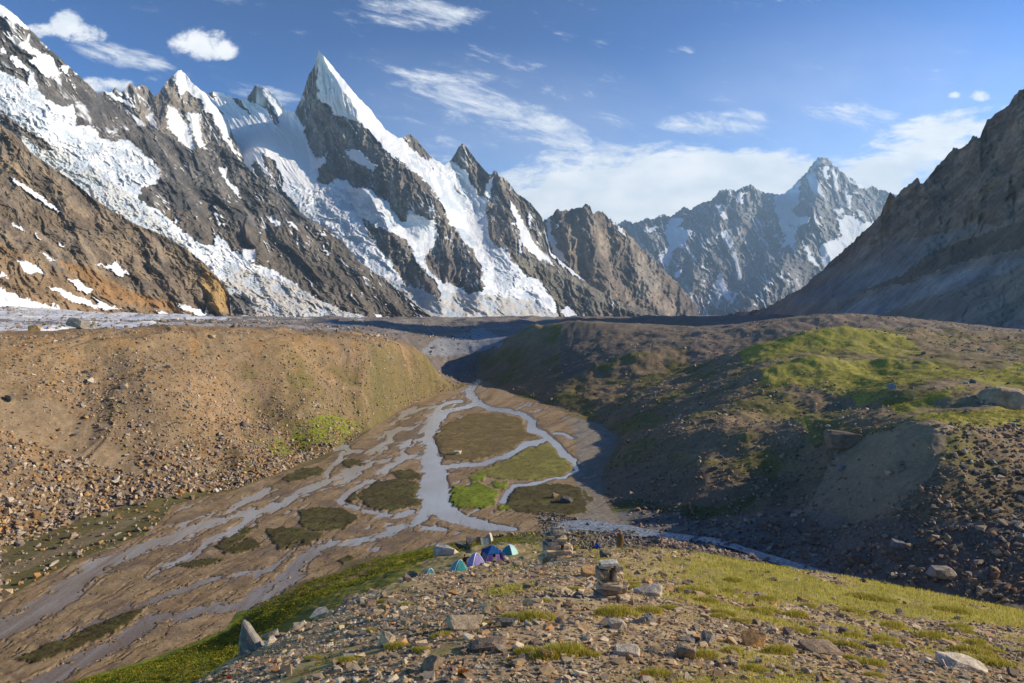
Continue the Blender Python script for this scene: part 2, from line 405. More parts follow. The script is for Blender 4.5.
for poly in ([(735,350),(790,335),(850,329),(905,340),(925,352),(900,358),(850,352),(800,352),(745,362)],
             [(760,378),(790,365),(850,364),(930,368),(1024,372),(1030,385),(990,384),(960,378),(905,380),(862,395),(845,392),(800,385),(765,386)],
             [(903,420),(935,410),(960,412),(1030,400),(1030,425),(975,428),(935,424)],[(1000,366),(1030,362),(1030,395),(1005,385)],
             [(775,425),(800,418),(815,424),(812,436),(795,432)],[(870,400),(960,388),(990,390),(960,405),(900,415)]):
    e_ = smooth(-.5, .35, nf + .8 * nm + .15)
    mix((inpoly(u + 12 * nm + 4 * nf, v + 6 * nm + 3 * nf, poly) & right) * (.6 + .4 * e_), c3(.30, .275, .045), .95)
mix(right & inpoly(u + 5 * nm, v + 4 * nm, [(840,440),(905,428),(955,432),(940,470),(880,520),(830,530),(800,520)]), c3(.32, .24, .15), .85)
mix((right & (v > 525)) | ((y > 88) & (y < 140) & (x > 5) & (~ins) & (v > 520)), c3(.16, .15, .14), .6)
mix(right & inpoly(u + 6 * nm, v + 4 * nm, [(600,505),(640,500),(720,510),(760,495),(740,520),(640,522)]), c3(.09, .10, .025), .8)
mix(right & inpoly(u, v, [(600,515),(650,508),(760,540),(900,585),(1040,615),(1040,632),(880,602),(740,560),(640,535)]), c3(.19,.185,.18), .8)
mix((y > 276 + 14 * nm) & (u > 690) & (y < 1400), c3(.215, .165, .125), .9)
mix((y > 276 + 14 * nm) * smooth(0, .3, nf) * (u > 690) * (y < 1400), c3(.30, .235, .17), .6)
# near hill
hill = (~ins) & (y < 112) & ~((y > 75) & right) & ~left
mix(hill, c3(.42, .30, .155)); mix(hill * smooth(.0, .4, nf), c3(.50, .385, .22), .7); mix(hill * smooth(.05, .4, -nf), c3(.22, .16, .09), .7)
gh = fbm(x / 2.6, y / 3.6, 5, 50)
grassR = np.clip(smooth(575, 760, u) * smooth(-.15, .25, fbm(x / 5, y / 7, 4, 51) + np.where(y > 30, .35, -.12)), 0, 1) * hill
mix(grassR, c3(.31, .285, .04), .85)
mix(hill * smooth(.12, .35, gh), c3(.29, .26, .06), .6)
mix(hill * (y > 55) * (u < 640) * smooth(-.2, .3, nb + .12), c3(.26, .235, .07), .6)
foot = hill & (((y > 45) & (u < 420)) | (y > 88)) & (u < 560)
mix(foot, c3(.13, .165, .02)); mix(foot * smooth(0, .3, nm), c3(.20, .23, .022), .9); mix(foot * smooth(3, 10, sd + 6 * nm), c3(.32, .27, .035), .7); mix(foot * smooth(.1, .35, nf), c3(.07, .10, .015), .6)
# plain
rp = g['rip']
mix(ins, c3(.29, .205, .11)); mix(ins * smooth(.42, .7, rp), c3(.17, .12, .065), .75); mix(ins * smooth(.22, .08, rp), c3(.40, .30, .18), .6); mix(ins * smooth(.1, .4, nm), c3(.20, .135, .08), .5)
for k, c in ((1, (.085, .072, .026)), (2, (.17, .125, .05)), (3, (.19, .175, .045)), (4, (.16, .20, .018))):
    mix((g['turf'] == k), c3(*c)); mix((g['turf'] == k) * smooth(0, .35, nf + nm), c3(*c) * 1.35 + c3(.01, .02, 0), .7)
grav = (ins & (u > 575) & (g['turf'] == 0)); mix(grav, c3(.22, .20, .165), .8)
mix(ins & inpoly(g['wx'], g['wy'], [(560,415),(605,425),(617,440),(590,455),(580,480),(585,500),(596,510),(620,525),(560,525),(590,515),(580,490),(572,470),(585,445)]), c3(.27, .245, .20), .7)
wetm = ins * (1 - smooth(.3, 3.5 + 3 * nm, g['cd'])) * (g['turf'] == 0)
lowleft = ins * (g['turf'] == 0) * smooth(.0, .35, fbm(u / 40, v / 14, 4, 60) + .02) * (u < 420) * .6
wetm = np.maximum(wetm, ins * (g['turf'] == 0) * smooth(.52, .72, rp) * .8)
wetm = np.maximum(wetm, lowleft)
mix(wetm, c3(.13, .095, .065), .8)
mix(ins * (g['cd'] < .8), c3(.12, .10, .08), .9)
# glaciers and far valley floor
far = smooth(215, 300, y) * (x < -45) * (sd > 12) * (v < 350) * (v < 336 + 0 * u)
crest_d = np.interp(u, [-100,0,50,100,150,200,250,300,350,380,425], [150,165,173,182,191,200,212,225,238,250,290])
gl = ((y > crest_d * 1.10) & (u < 420) & (x < -30) & (sd > 20)) | ((y > 380) & (u < 470)) | (y > 430)
deb = smooth(-.02, .10, fbm(x / 160 + .6 * fbm(x / 60, y / 60, 3, 71), y / 60 * .35, 6, 70) + np.clip((u - 180) / 500, -.25, .5))
mix(gl * 1.0, c3(.66, .68, .70)); mix(gl * deb, c3(.21, .185, .16)); mix(gl * smooth(.1, .3, nf + nb), c3(.35, .33, .31), .6)
ice2 = inpoly(u + 6 * nm, v + 2 * nm, [(418,352),(440,338),(480,332),(505,336),(500,346),(470,354),(440,356)]) & (y > 350)
mix(ice2, c3(.27, .29, .31), .9)
mix((y > 345) & (y < 700) & (u > 400) & (u < 480) & ~ice2, c3(.20, .17, .14), .7)
mix((y > 330) & (u > 690), c3(.19, .16, .13), .9)
mix((y > 300) & (u > 560) & (u <= 690), c3(.19, .15, .11), .9)
wet = np.clip(wetm, 0, 1) * .85
rows, cols = len(Lr), len(Xc)
V = np.stack([g['x'], g['y'], g['z']], 1)
M_ground = terrain_mat('ground_soil', 1.7, 0.35, 0.55, 0.12, wet=True, amp=.25)
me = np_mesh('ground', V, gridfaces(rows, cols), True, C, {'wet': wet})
link('ground', me, M_ground, kind='structure')
GC = dict(X=Xc, L=Lr, C=C.reshape(rows, cols, 3))
del g, V

# ------------------------------------------------------------------ water
m, nt, b = newmat('river_water')
pos = nt.nodes.new('ShaderNodeNewGeometry').outputs['Position']
n1 = noise_node(nt, pos, 0.05, 3); n2 = noise_node(nt, pos, 1.7, 5)
cr = nt.nodes.new('ShaderNodeValToRGB'); nt.links.new(n1, cr.inputs[0])
cr.color_ramp.elements[0].position = .35; cr.color_ramp.elements[0].color = (.36, .35, .32, 1)
cr.color_ramp.elements[1].position = .65; cr.color_ramp.elements[1].color = (.44, .47, .48, 1)
mp = nt.nodes.new('ShaderNodeMapping'); mp.vector_type = 'POINT'; nt.links.new(pos, mp.inputs[0]); mp.inputs['Rotation'].default_value = (0, 0, math.radians(-14)); mp.inputs['Scale'].default_value = (.42, .05, 1)
n3 = noise_node(nt, mp.outputs[0], 1.0, 7, .68, dist=.6)
sp = nt.nodes.new('ShaderNodeSeparateXYZ'); nt.links.new(pos, sp.inputs[0])
mud = mth(nt, 'ADD', maprange(nt, sp.outputs[1], 75, 165, .40, -.32), n3)
rmp = nt.nodes.new('ShaderNodeMapRange'); rmp.interpolation_type = 'SMOOTHSTEP'; nt.links.new(mud, rmp.inputs[0]); rmp.inputs[1].default_value = .42; rmp.inputs[2].default_value = .95
mc = nt.nodes.new('ShaderNodeMix'); mc.data_type = 'RGBA'; nt.links.new(rmp.outputs[0], mc.inputs['Factor']); nt.links.new(cr.outputs[0], mc.inputs['A']); mc.inputs['B'].default_value = (.20, .145, .09, 1)
nt.links.new(mc.outputs['Result'], b.inputs['Base Color'])
b.inputs['Roughness'].default_value = 0.09; b.inputs['IOR'].default_value = 1.33
b.inputs['Specular IOR Level'].default_value = 1.0
bp = nt.nodes.new('ShaderNodeBump'); bp.inputs['Strength'].default_value = .6; bp.inputs['Distance'].default_value = .10
nt.links.new(n2, bp.inputs['Height']); nt.links.new(bp.outputs[0], b.inputs['Normal'])
M_water = m
wx_ = np.linspace(-175, 62, 60); wy_ = np.linspace(48, 338, 70)
WX, WY = np.meshgrid(wx_, wy_)
link('river', np_mesh('river', np.stack([WX.ravel(), WY.ravel(), np.zeros(WX.size)], 1), gridfaces(70, 60)), M_water, kind='structure')

m, nt, b = newmat('rapids_water')
pos = nt.nodes.new('ShaderNodeNewGeometry').outputs['Position']
n2 = noise_node(nt, pos, 1.6, 6, .7)
cr = nt.nodes.new('ShaderNodeValToRGB'); nt.links.new(n2, cr.inputs[0])
cr.color_ramp.elements[0].position = .45; cr.color_ramp.elements[0].color = (.17, .20, .23, 1)
cr.color_ramp.elements[1].position = .62; cr.color_ramp.elements[1].color = (.40, .44, .47, 1)
nt.links.new(cr.outputs[0], b.inputs['Base Color']); b.inputs['Roughness'].default_value = .25
bp = nt.nodes.new('ShaderNodeBump'); bp.inputs['Strength'].default_value = .6; bp.inputs['Distance'].default_value = .2
nt.links.new(n2, bp.inputs['Height']); nt.links.new(bp.outputs[0], b.inputs['Normal'])
M_rapids = m
ST = [(555,524,121,4),(590,525,121,6),(625,527,118,6),(660,533,115.5,4),(700,543,110,3),(730,550,105.5,4),(760,558,101,4),(830,577,91,4),(900,597,83,4),(960,609,79,4),(1024,622,75,4),(1080,632,72,4)]
sv = []; NS = 160
tt = np.linspace(0, len(ST) - 1, NS)
A = np.array(ST, float); su = np.interp(tt, range(len(ST)), A[:, 0]); sv_ = np.interp(tt, range(len(ST)), A[:, 1]); sdp = np.interp(tt, range(len(ST)), A[:, 2]); sw = np.interp(tt, range(len(ST)), A[:, 3])
Xs, _ = ray(su, sv_); cx = Xs * sdp; cy = sdp
zc = ground(cx, cy); zc = np.convolve(np.pad(zc, 6, mode='edge'), np.ones(13) / 13, 'valid') + .30
vs = []
for j in np.linspace(-1, 1, 7):
    vs.append(np.stack([cx, cy + j * sw * .5, np.maximum(zc, .05)], 1))
vs = np.array(vs).reshape(-1, 3)
link('stream', np_mesh('stream', vs, gridfaces(7, NS)), M_rapids, kind='structure')
STREAM = (cx, cy, sw)

# ------------------------------------------------------------------ mountains
def relief(name, sky, bot, dctrl, ridges=(), paint=None, step=0.7, jag=1.2, ang=45, stretch=3.0, nscale=26, namp=9.0, fine=3.0, mat=None, snowsoft=.25, seed=0, kind='structure'):
    sky = np.array(sky, float); bot = np.array(bot, float)
    us = np.arange(sky[0, 0], sky[-1, 0] + .01, step)
    vsk = np.interp(us, sky[:, 0], sky[:, 1]); vb = np.interp(us, bot[:, 0], bot[:, 1])
    vsk = vsk + jag * 1.3 * (fbm(us / 5.0, us * 0 + seed, 4, seed + 1) + .6 * gnoise(us / 1.9, us * 0 + 3.3, seed + 2))
    vsk = np.minimum(vsk, vb - .5)
    nr = int((vb - vsk).max() / step) + 2
    t = np.linspace(0, 1, nr)[:, None]
    U = np.repeat(us[None], nr, 0); Vv = vb[None] + (vsk - vb)[None] * t
    dc = np.array(dctrl, float)
    T = TPS(dc[:, :2] / 100, dc[:, 2] / 1000, 3e-3)
    D = T(U / 100, Vv / 100) * 1000
    px = D / F
    R = np.zeros(D.shape)
    for (pts, amp, wl, wr) in ridges:
        wu = U + 4 * fbm(U / 18, Vv / 18, 3, seed + 5); wv = Vv + 4 * fbm(U / 18, Vv / 18, 3, seed + 6)
        dd, sdv, _ = pldist(wu, wv, pts)
        w = np.where(sdv > 0, wl, wr)       # sdv>0 : left of a line drawn downwards
        R = np.maximum(R, amp * np.clip(1 - dd / w, 0, 1)) if amp > 0 else R + amp * np.clip(1 - dd / w, 0, 1) ** 2
    a = math.radians(ang); ca, sa = math.cos(a), math.sin(a)
    al = (U * ca + Vv * sa) / stretch; ac = -U * sa + Vv * ca
    warp = fbm(U / 40, Vv / 40, 3, seed + 9) * 18
    r1 = ridged((al + warp) / nscale, (ac + warp) / nscale, 6, seed + 11, .55)
    r2 = ridged(al * 1.5 / nscale * 3 + 7, (ac + warp * .5) / nscale * 3, 5, seed + 23, .68)
    f1 = fbm(U / 4.2, Vv / 4.2, 4, seed + 31, .7)
    info = dict(U=U, V=Vv, al=al, ac=ac, r1=r1, r2=r2, wu=U + 5.2 * fbm(U / 10, Vv / 10, 5, seed + 41, .68) + 3.0 * f1, wv=Vv + 5.2 * fbm(U / 10, Vv / 10, 5, seed + 42, .68) + 3.0 * f1, f1=f1)
    colr, snow = paint(info)
    rock = 1 - snow
    ed = np.clip((Vv - vsk[None]) / 3.0, 0, 1)
    r3 = ridged((U * .8 + warp) / (nscale * 1.7) + 3, (Vv * .5 - U * .3 + warp) / (nscale * .8), 4, seed + 51, .5)
    rel = (r3 - .4) * namp * .75 * (.2 + .8 * rock) + (r1 - .45) * namp * (0.30 + .7 * rock) + (r2 - .4) * fine * (.22 + 1.25 * rock) + f1 * (2.2 * rock + .25) 
    cre = info.get('crev', 0)
    D = D - R - px * rel * (.35 + .65 * ed) - px * cre
    X, E = ray(U, Vv)
    P = np.stack([X * D, D, CAMZ + E * D], -1)
    top = P[-1]; back = []
    h = top[:, 2] - P[0, :, 2]
    for k in (0.06, .18, .4, .8):
        q = top.copy(); dirx = top[:, 0] / top[:, 1]
        q[:, 1] += h * k * 1.0 + 4; q[:, 0] += dirx * (h * k + 4); q[:, 2] -= h * k * 1.1 + 3; back.append(q)
    P = np.concatenate([P, np.array(back)], 0)
    colr = np.concatenate([colr, np.repeat(colr[-1:], 4, 0)], 0); snow = np.concatenate([snow, np.repeat(snow[-1:], 4, 0)], 0)
    nr2, nc = P.shape[:2]
    me = np_mesh(name, P.reshape(-1, 3), gridfaces(nr2, nc), True, colr.reshape(-1, 3), {'snow': snow.ravel()})
    return link(name, me, mat, kind=kind)

def painter(rock, snowcol, items, rock2=None, auto=None, default_snow=0.0, speck=0.0):
    def f(i):
        U, Vv = i['U'], i['V']; wu, wv = i['wu'], i['wv']
        n = fbm(i['al'] / 14, i['ac'] / 10, 5, 201); n2 = fbm(U / 30, Vv / 30, 4, 207)
        c = np.zeros(U.shape + (3,)); c[:] = rock
        if rock2 is not None: c = c + (np.asarray(rock2) - np.asarray(rock)) * smooth(-.25, .3, n + n2 * .6)[..., None]
        st = fbm(i['al'] / 16, i['ac'] / 1.9, 4, 209, .65); bl = smooth(-.1, .12, fbm(i['al'] / 11 + 9, i['ac'] / 12, 4, 213))
        c *= np.clip((.78 + .4 * bl) * (1 + .35 * n + .35 * st + .45 * i['f1']), .3, 1.9)[..., None]
        s = np.full(U.shape, float(default_snow)); sc_ = np.zeros(U.shape + (3,)); sc_[:] = snowcol
        crev = np.zeros(U.shape)
        for it in items:
            k = it[0]; m = inpoly(wu, wv, it[1])
            if k == 'snow': s[m] = 1
            elif k == 'rock': s[m] = 0
            elif k == 'part': s[m] = np.maximum(s[m], (smooth(.5 - it[2], .6 - it[2] + .1, (i['r1'] * .5 + .5 * (n[...] + .5)))[m]))
            elif k == 'col': c[m] = np.asarray(it[2]) * (1 + .5 * n[m])[..., None]; s[m] = 0
            elif k == 'scol': sc_[m] = np.asarray(it[2])
            elif k == 'crev':
                e = pldist(wu[m], wv[m], it[1], True)[0]
                a = math.radians(it[3]); cc = (U * math.cos(a) + Vv * math.sin(a))[m]; dd = (-U * math.sin(a) + Vv * math.cos(a))[m]
                qx = cc + 7 * fbm(cc / 12, dd / 12, 3, 311); qy = dd + 5 * fbm(cc / 12, dd / 12, 3, 312)
                rg = ridged(qx / 26, qy / 9, 5, 301, .62); lo_ = smooth(-.3, .3, fbm(cc / 30, dd / 14, 2, 315))
                crev[m] = it[2] * np.clip(e / 5, 0, 1) * ((rg - .4) * (.5 + .9 * lo_) * 1.3 + .35 * fbm(cc / 3.5, dd / 2.6, 4, 303, .7))
                k_ = (smooth(.34, .12, rg) * .75)[:, None]; sc_[m] = sc_[m] * (1 - k_) + np.array((.42, .50, .58)) * k_
            elif k == 'flute':
                e = pldist(wu[m], wv[m], it[1], True)[0]
                a = math.radians(it[3]); cc = (U * math.cos(a) + Vv * math.sin(a))[m]; dd = (-U * math.sin(a) + Vv * math.cos(a))[m]
                crev[m] += it[2] * np.clip(e / 4, 0, 1) * (ridged(cc / 60, (dd + 2 * fbm(cc / 20, dd / 20, 2, 331)) / 4.2, 3, 321, .6) - .4)
        if speck:
            t = ridged(i['al'] / 7, i['ac'] / 5, 4, 221) + n * .5 + n2 * .4
            s = np.maximum(s, smooth(1.0 - speck, 1.06 - speck, t))
        i['crev'] = crev
        # wind-scoured texture inside the snow
        sc_ = sc_ * (1 - .10 * smooth(.1, .5, fbm(i['al'] / 9, i['ac'] / 4, 5, 231)))[..., None]
        col = c * (1 - s[..., None]) + sc_ * s[..., None]
        return col, s
    return f

M_mount = terrain_mat('mountain_rock', 0.035, 0.009, 0.6, 6.0, amp=.30, snow=True)
M_far = terrain_mat('far_mountain_rock', 0.012, 0.004, 0.6, 20.0, amp=.25, snow=True)
SNOW = (.72, .745, .775)

# brown spur, nearest on the left
relief('brown_spur',
 [(-140,10),(-60,70),(-20,108),(0,124),(16,135),(32,153),(48,164),(73,181),(89,195),(111,210),(140,226),(161,234),(188,250),(206,265),(220,280),(229,293),(231,316)],
 [(-140,322),(0,318),(100,322),(231,325)],
 [(-100,300,800),(0,310,900),(0,235,1020),(0,124,1330),(-100,40,1500),(50,300,1030),(50,240,1170),(48,164,1400),(100,308,1230),(100,260,1330),(100,203,1480),(160,315,1500),(160,234,1650),(200,318,1680),(206,265,1760),(229,318,1800),(229,293,1830)],
 [([(95,200),(110,235),(130,285)],-25,9,9),([(20,140),(35,200),(55,250)],-25,10,10),([(150,235),(160,270),(185,305)],22,10,10),([(60,185),(75,225),(85,258)],28,12,10),([(205,268),(215,290),(222,316)],30,12,8)],
 painter((.18,.145,.105),SNOW,[
  ('col',[(-140,230),(0,240),(30,255),(60,272),(80,262),(110,280),(130,290),(170,300),(200,316),(200,330),(-140,330)],(.235,.165,.095)),
  ('col',[(200,262),(222,282),(230,293),(228,313),(210,312),(203,290)],(.36,.24,.09)),
  ('col',[(60,262),(90,268),(130,292),(170,302),(180,312),(110,300)],(.28,.165,.07)),
  ('snow',[(8,177),(20,182),(40,195),(62,211),(55,210),(30,194)]),('snow',[(42,199),(58,211),(64,213),(50,204)]),
  ('snow',[(40,253),(48,255),(56,262),(50,261)]),('snow',[(15,258),(30,262),(40,267),(48,275),(38,272),(32,275),(22,270)]),
  ('snow',[(68,278),(76,279),(93,291),(86,294),(76,287)]),('snow',[(48,287),(60,288),(80,297),(95,304),(126,310),(95,309),(70,300)]),
  ('snow',[(94,296),(105,303),(122,310),(100,306)]),('snow',[(92,262),(105,265),(118,262),(128,276),(120,276),(108,269)]),
  ('snow',[(0,270),(9,278),(0,278)]),('snow',[(175,303),(190,306),(204,313),(207,308),(214,316),(222,319),(212,321),(196,316)]),
  ('snow',[(155,310),(165,312),(173,317),(162,316)]),('snow',[(-140,285),(0,286),(10,292),(40,303),(62,307),(60,325),(0,325),(-140,325)]),
  ('snow',[(35,233),(43,239),(38,239)]),('snow',[(57,242),(65,246),(60,248)]),('snow',[(11,223),(22,229),(26,233),(14,227)])],
  rock2=(.205,.155,.10)),
 ang=42, nscale=26, namp=15, fine=5, jag=1.0, mat=M_mount, seed=3)

# icefall and the dark ridge above it
GLAC = [(-120,60),(0,70),(14,76),(27,84),(30,70),(34,72),(38,90),(50,100),(62,107),(74,105),(77,125),(95,127),(100,138),(112,142),(130,140),(145,155),(155,162),(160,175),(156,184),(140,189),(138,199),(150,206),(160,211),(173,222),(193,240),(214,247),(218,233),(232,249),(254,264),(278,273),(292,281),(316,298),(342,310),(372,318),(372,335),(225,335),(222,290),(180,262),(100,215),(0,150),(-120,110)]
relief('icefall_ridge',
 [(-160,-90),(-60,-40),(-20,-8),(0,4),(12,12),(28,27),(45,45),(60,58),(75,72),(88,84),(97,93),(105,97),(125,108),(140,120),(156,130),(172,137),(192,150),(198,149),(209,143),(224,147),(243,162),(262,181),(280,194),(300,212),(312,221),(328,229),(344,243),(360,262),(383,278),(403,294),(415,304),(433,318)],
 [(-160,330),(0,330),(433,328)],
 [(-100,0,2200),(-20,-8,2300),(0,5,2300),(0,70,2000),(0,110,1800),(0,200,1700),(60,58,2600),(60,110,2100),(60,160,1850),(100,95,2900),(100,140,2250),(110,200,1850),(150,125,2900),(150,175,2250),(150,220,1950),(200,150,3000),(200,230,2180),(200,275,1950),(240,160,3100),(240,270,2180),(235,318,1900),(300,211,3050),(290,280,2350),(300,318,2080),(344,243,2950),(340,305,2380),(383,278,2820),(370,319,2480),(431,317,2720),(300,240,2750),(60,300,1700)],
 [([(198,149),(215,185),(235,215),(258,250)],90,20,14),([(243,162),(275,205),(310,245),(350,290),(370,316)],80,24,16),([(60,58),(90,100),(125,125)],60,22,14),([(150,128),(170,165),(190,205),(205,235)],60,18,12),([(300,212),(335,250),(370,285),(400,312)],70,20,12),([(10,15),(30,50),(45,80)],50,16,10)],
 painter((.092,.088,.082),SNOW,[
  ('col',[(150,205),(175,222),(215,248),(240,262),(290,281),(345,312),(430,330),(430,300),(380,280),(330,235),(300,225),(260,230),(220,215)],(.13,.11,.085)),
  ('snow',GLAC),
  ('snow',[(-120,-70),(0,3),(12,11),(28,25),(28,31),(12,20),(8,18),(0,15),(-120,-50)]),
  ('snow',[(17,43),(28,42),(35,48),(52,58),(60,72),(57,77),(45,78),(36,68),(28,58),(38,58)]),
  ('snow',[(0,45),(8,50),(5,53),(0,52)]),('snow',[(8,58),(16,56),(30,70),(25,72),(14,65)]),('snow',[(60,64),(69,68),(67,76),(60,70)]),('snow',[(69,61),(82,77),(76,76)]),
  ('snow',[(43,44),(55,50),(50,50)]),('snow',[(70,82),(78,86),(74,88)]),
  ('snow',[(217,166),(225,167),(228,180),(238,190),(241,200),(230,189)]),('snow',[(266,216),(272,214),(282,224),(276,227)]),
  ('snow',[(240,251),(256,250),(254,263),(244,258)]),('snow',[(320,248),(332,255),(326,254)]),('snow',[(340,258),(350,266),(344,265)]),('snow',[(374,314),(392,318),(376,320)]),
  ('snow',[(285,218),(296,226),(300,232),(290,226)]),
  ('col',[(0,110),(10,117),(25,129),(45,141),(53,151),(40,149),(20,134),(0,120)],(.16,.14,.12)),
  ('col',[(224,296),(236,292),(252,306),(262,322),(262,332),(220,332)],(.17,.16,.15)),
  ('part',[(0,15),(30,30),(100,96),(150,125),(100,135),(78,120),(75,104),(30,68),(0,68)],.02),
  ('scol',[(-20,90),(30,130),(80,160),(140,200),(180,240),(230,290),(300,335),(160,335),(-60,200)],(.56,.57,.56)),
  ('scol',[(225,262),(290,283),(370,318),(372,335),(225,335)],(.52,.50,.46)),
  ('crev',GLAC,8.5,35),
  ],rock2=(.14,.125,.106),speck=.22),
 ang=48, nscale=30, namp=15, fine=5, jag=1.2, mat=M_mount, seed=21)

# snow peak behind the ridge
relief('snow_peak',
 [(90,98),(97,95),(104,90),(108,92),(112,91),(115,87),(119,91),(124,92),(129,83),(134,86),(138,87),(142,84),(146,86),(150,91),(155,97),(161,90),(166,82),(172,76),(177,71),(181,70),(186,74),(192,83),(200,89),(207,94),(214,99),(219,108),(226,117),(229,122),(231,130),(236,142),(241,152),(247,170)],
 [(90,180),(247,190)],
 [(95,98,3350),(120,92,3500),(150,97,3750),(180,70,4100),(214,99,4200),(231,130,4150),(245,168,3900),(170,150,3400),(120,150,3150),(230,180,3600),(200,180,3400),(185,120,3780)],
 [([(179,70),(174,90),(166,110),(160,140),(158,170)],110,25,22),([(188,76),(203,98),(214,118),(226,142),(238,170)],95,16,16),([(131,83),(137,105),(146,130)],70,14,14),([(182,95),(190,120),(200,150)],60,10,10)],
 painter((.25,.215,.17),SNOW,[
  ('snow',[(174,70),(184,70),(205,91),(214,98),(222,114),(231,122),(230,136),(238,160),(228,145),(220,130),(212,116),(204,110),(200,100),(190,95),(186,92),(180,96),(177,88),(174,82)]),
  ('snow',[(168,104),(177,110),(190,130),(196,152),(186,149),(176,136),(167,128)]),('snow',[(186,114),(200,112),(205,133),(209,150),(201,150),(192,135)]),
  ('snow',[(100,88),(112,91),(120,96),(137,108),(131,108),(115,100)]),('snow',[(146,116),(153,112),(158,130),(150,126)]),('snow',[(120,87),(126,93),(134,101),(128,98)]),
  ('rock',[(200,117),(212,120),(222,140),(228,152),(215,152),(203,140)]),
  ],rock2=(.19,.17,.15),speck=.28),
 ang=62, nscale=20, namp=7, fine=4, jag=.7, mat=M_mount, seed=37)

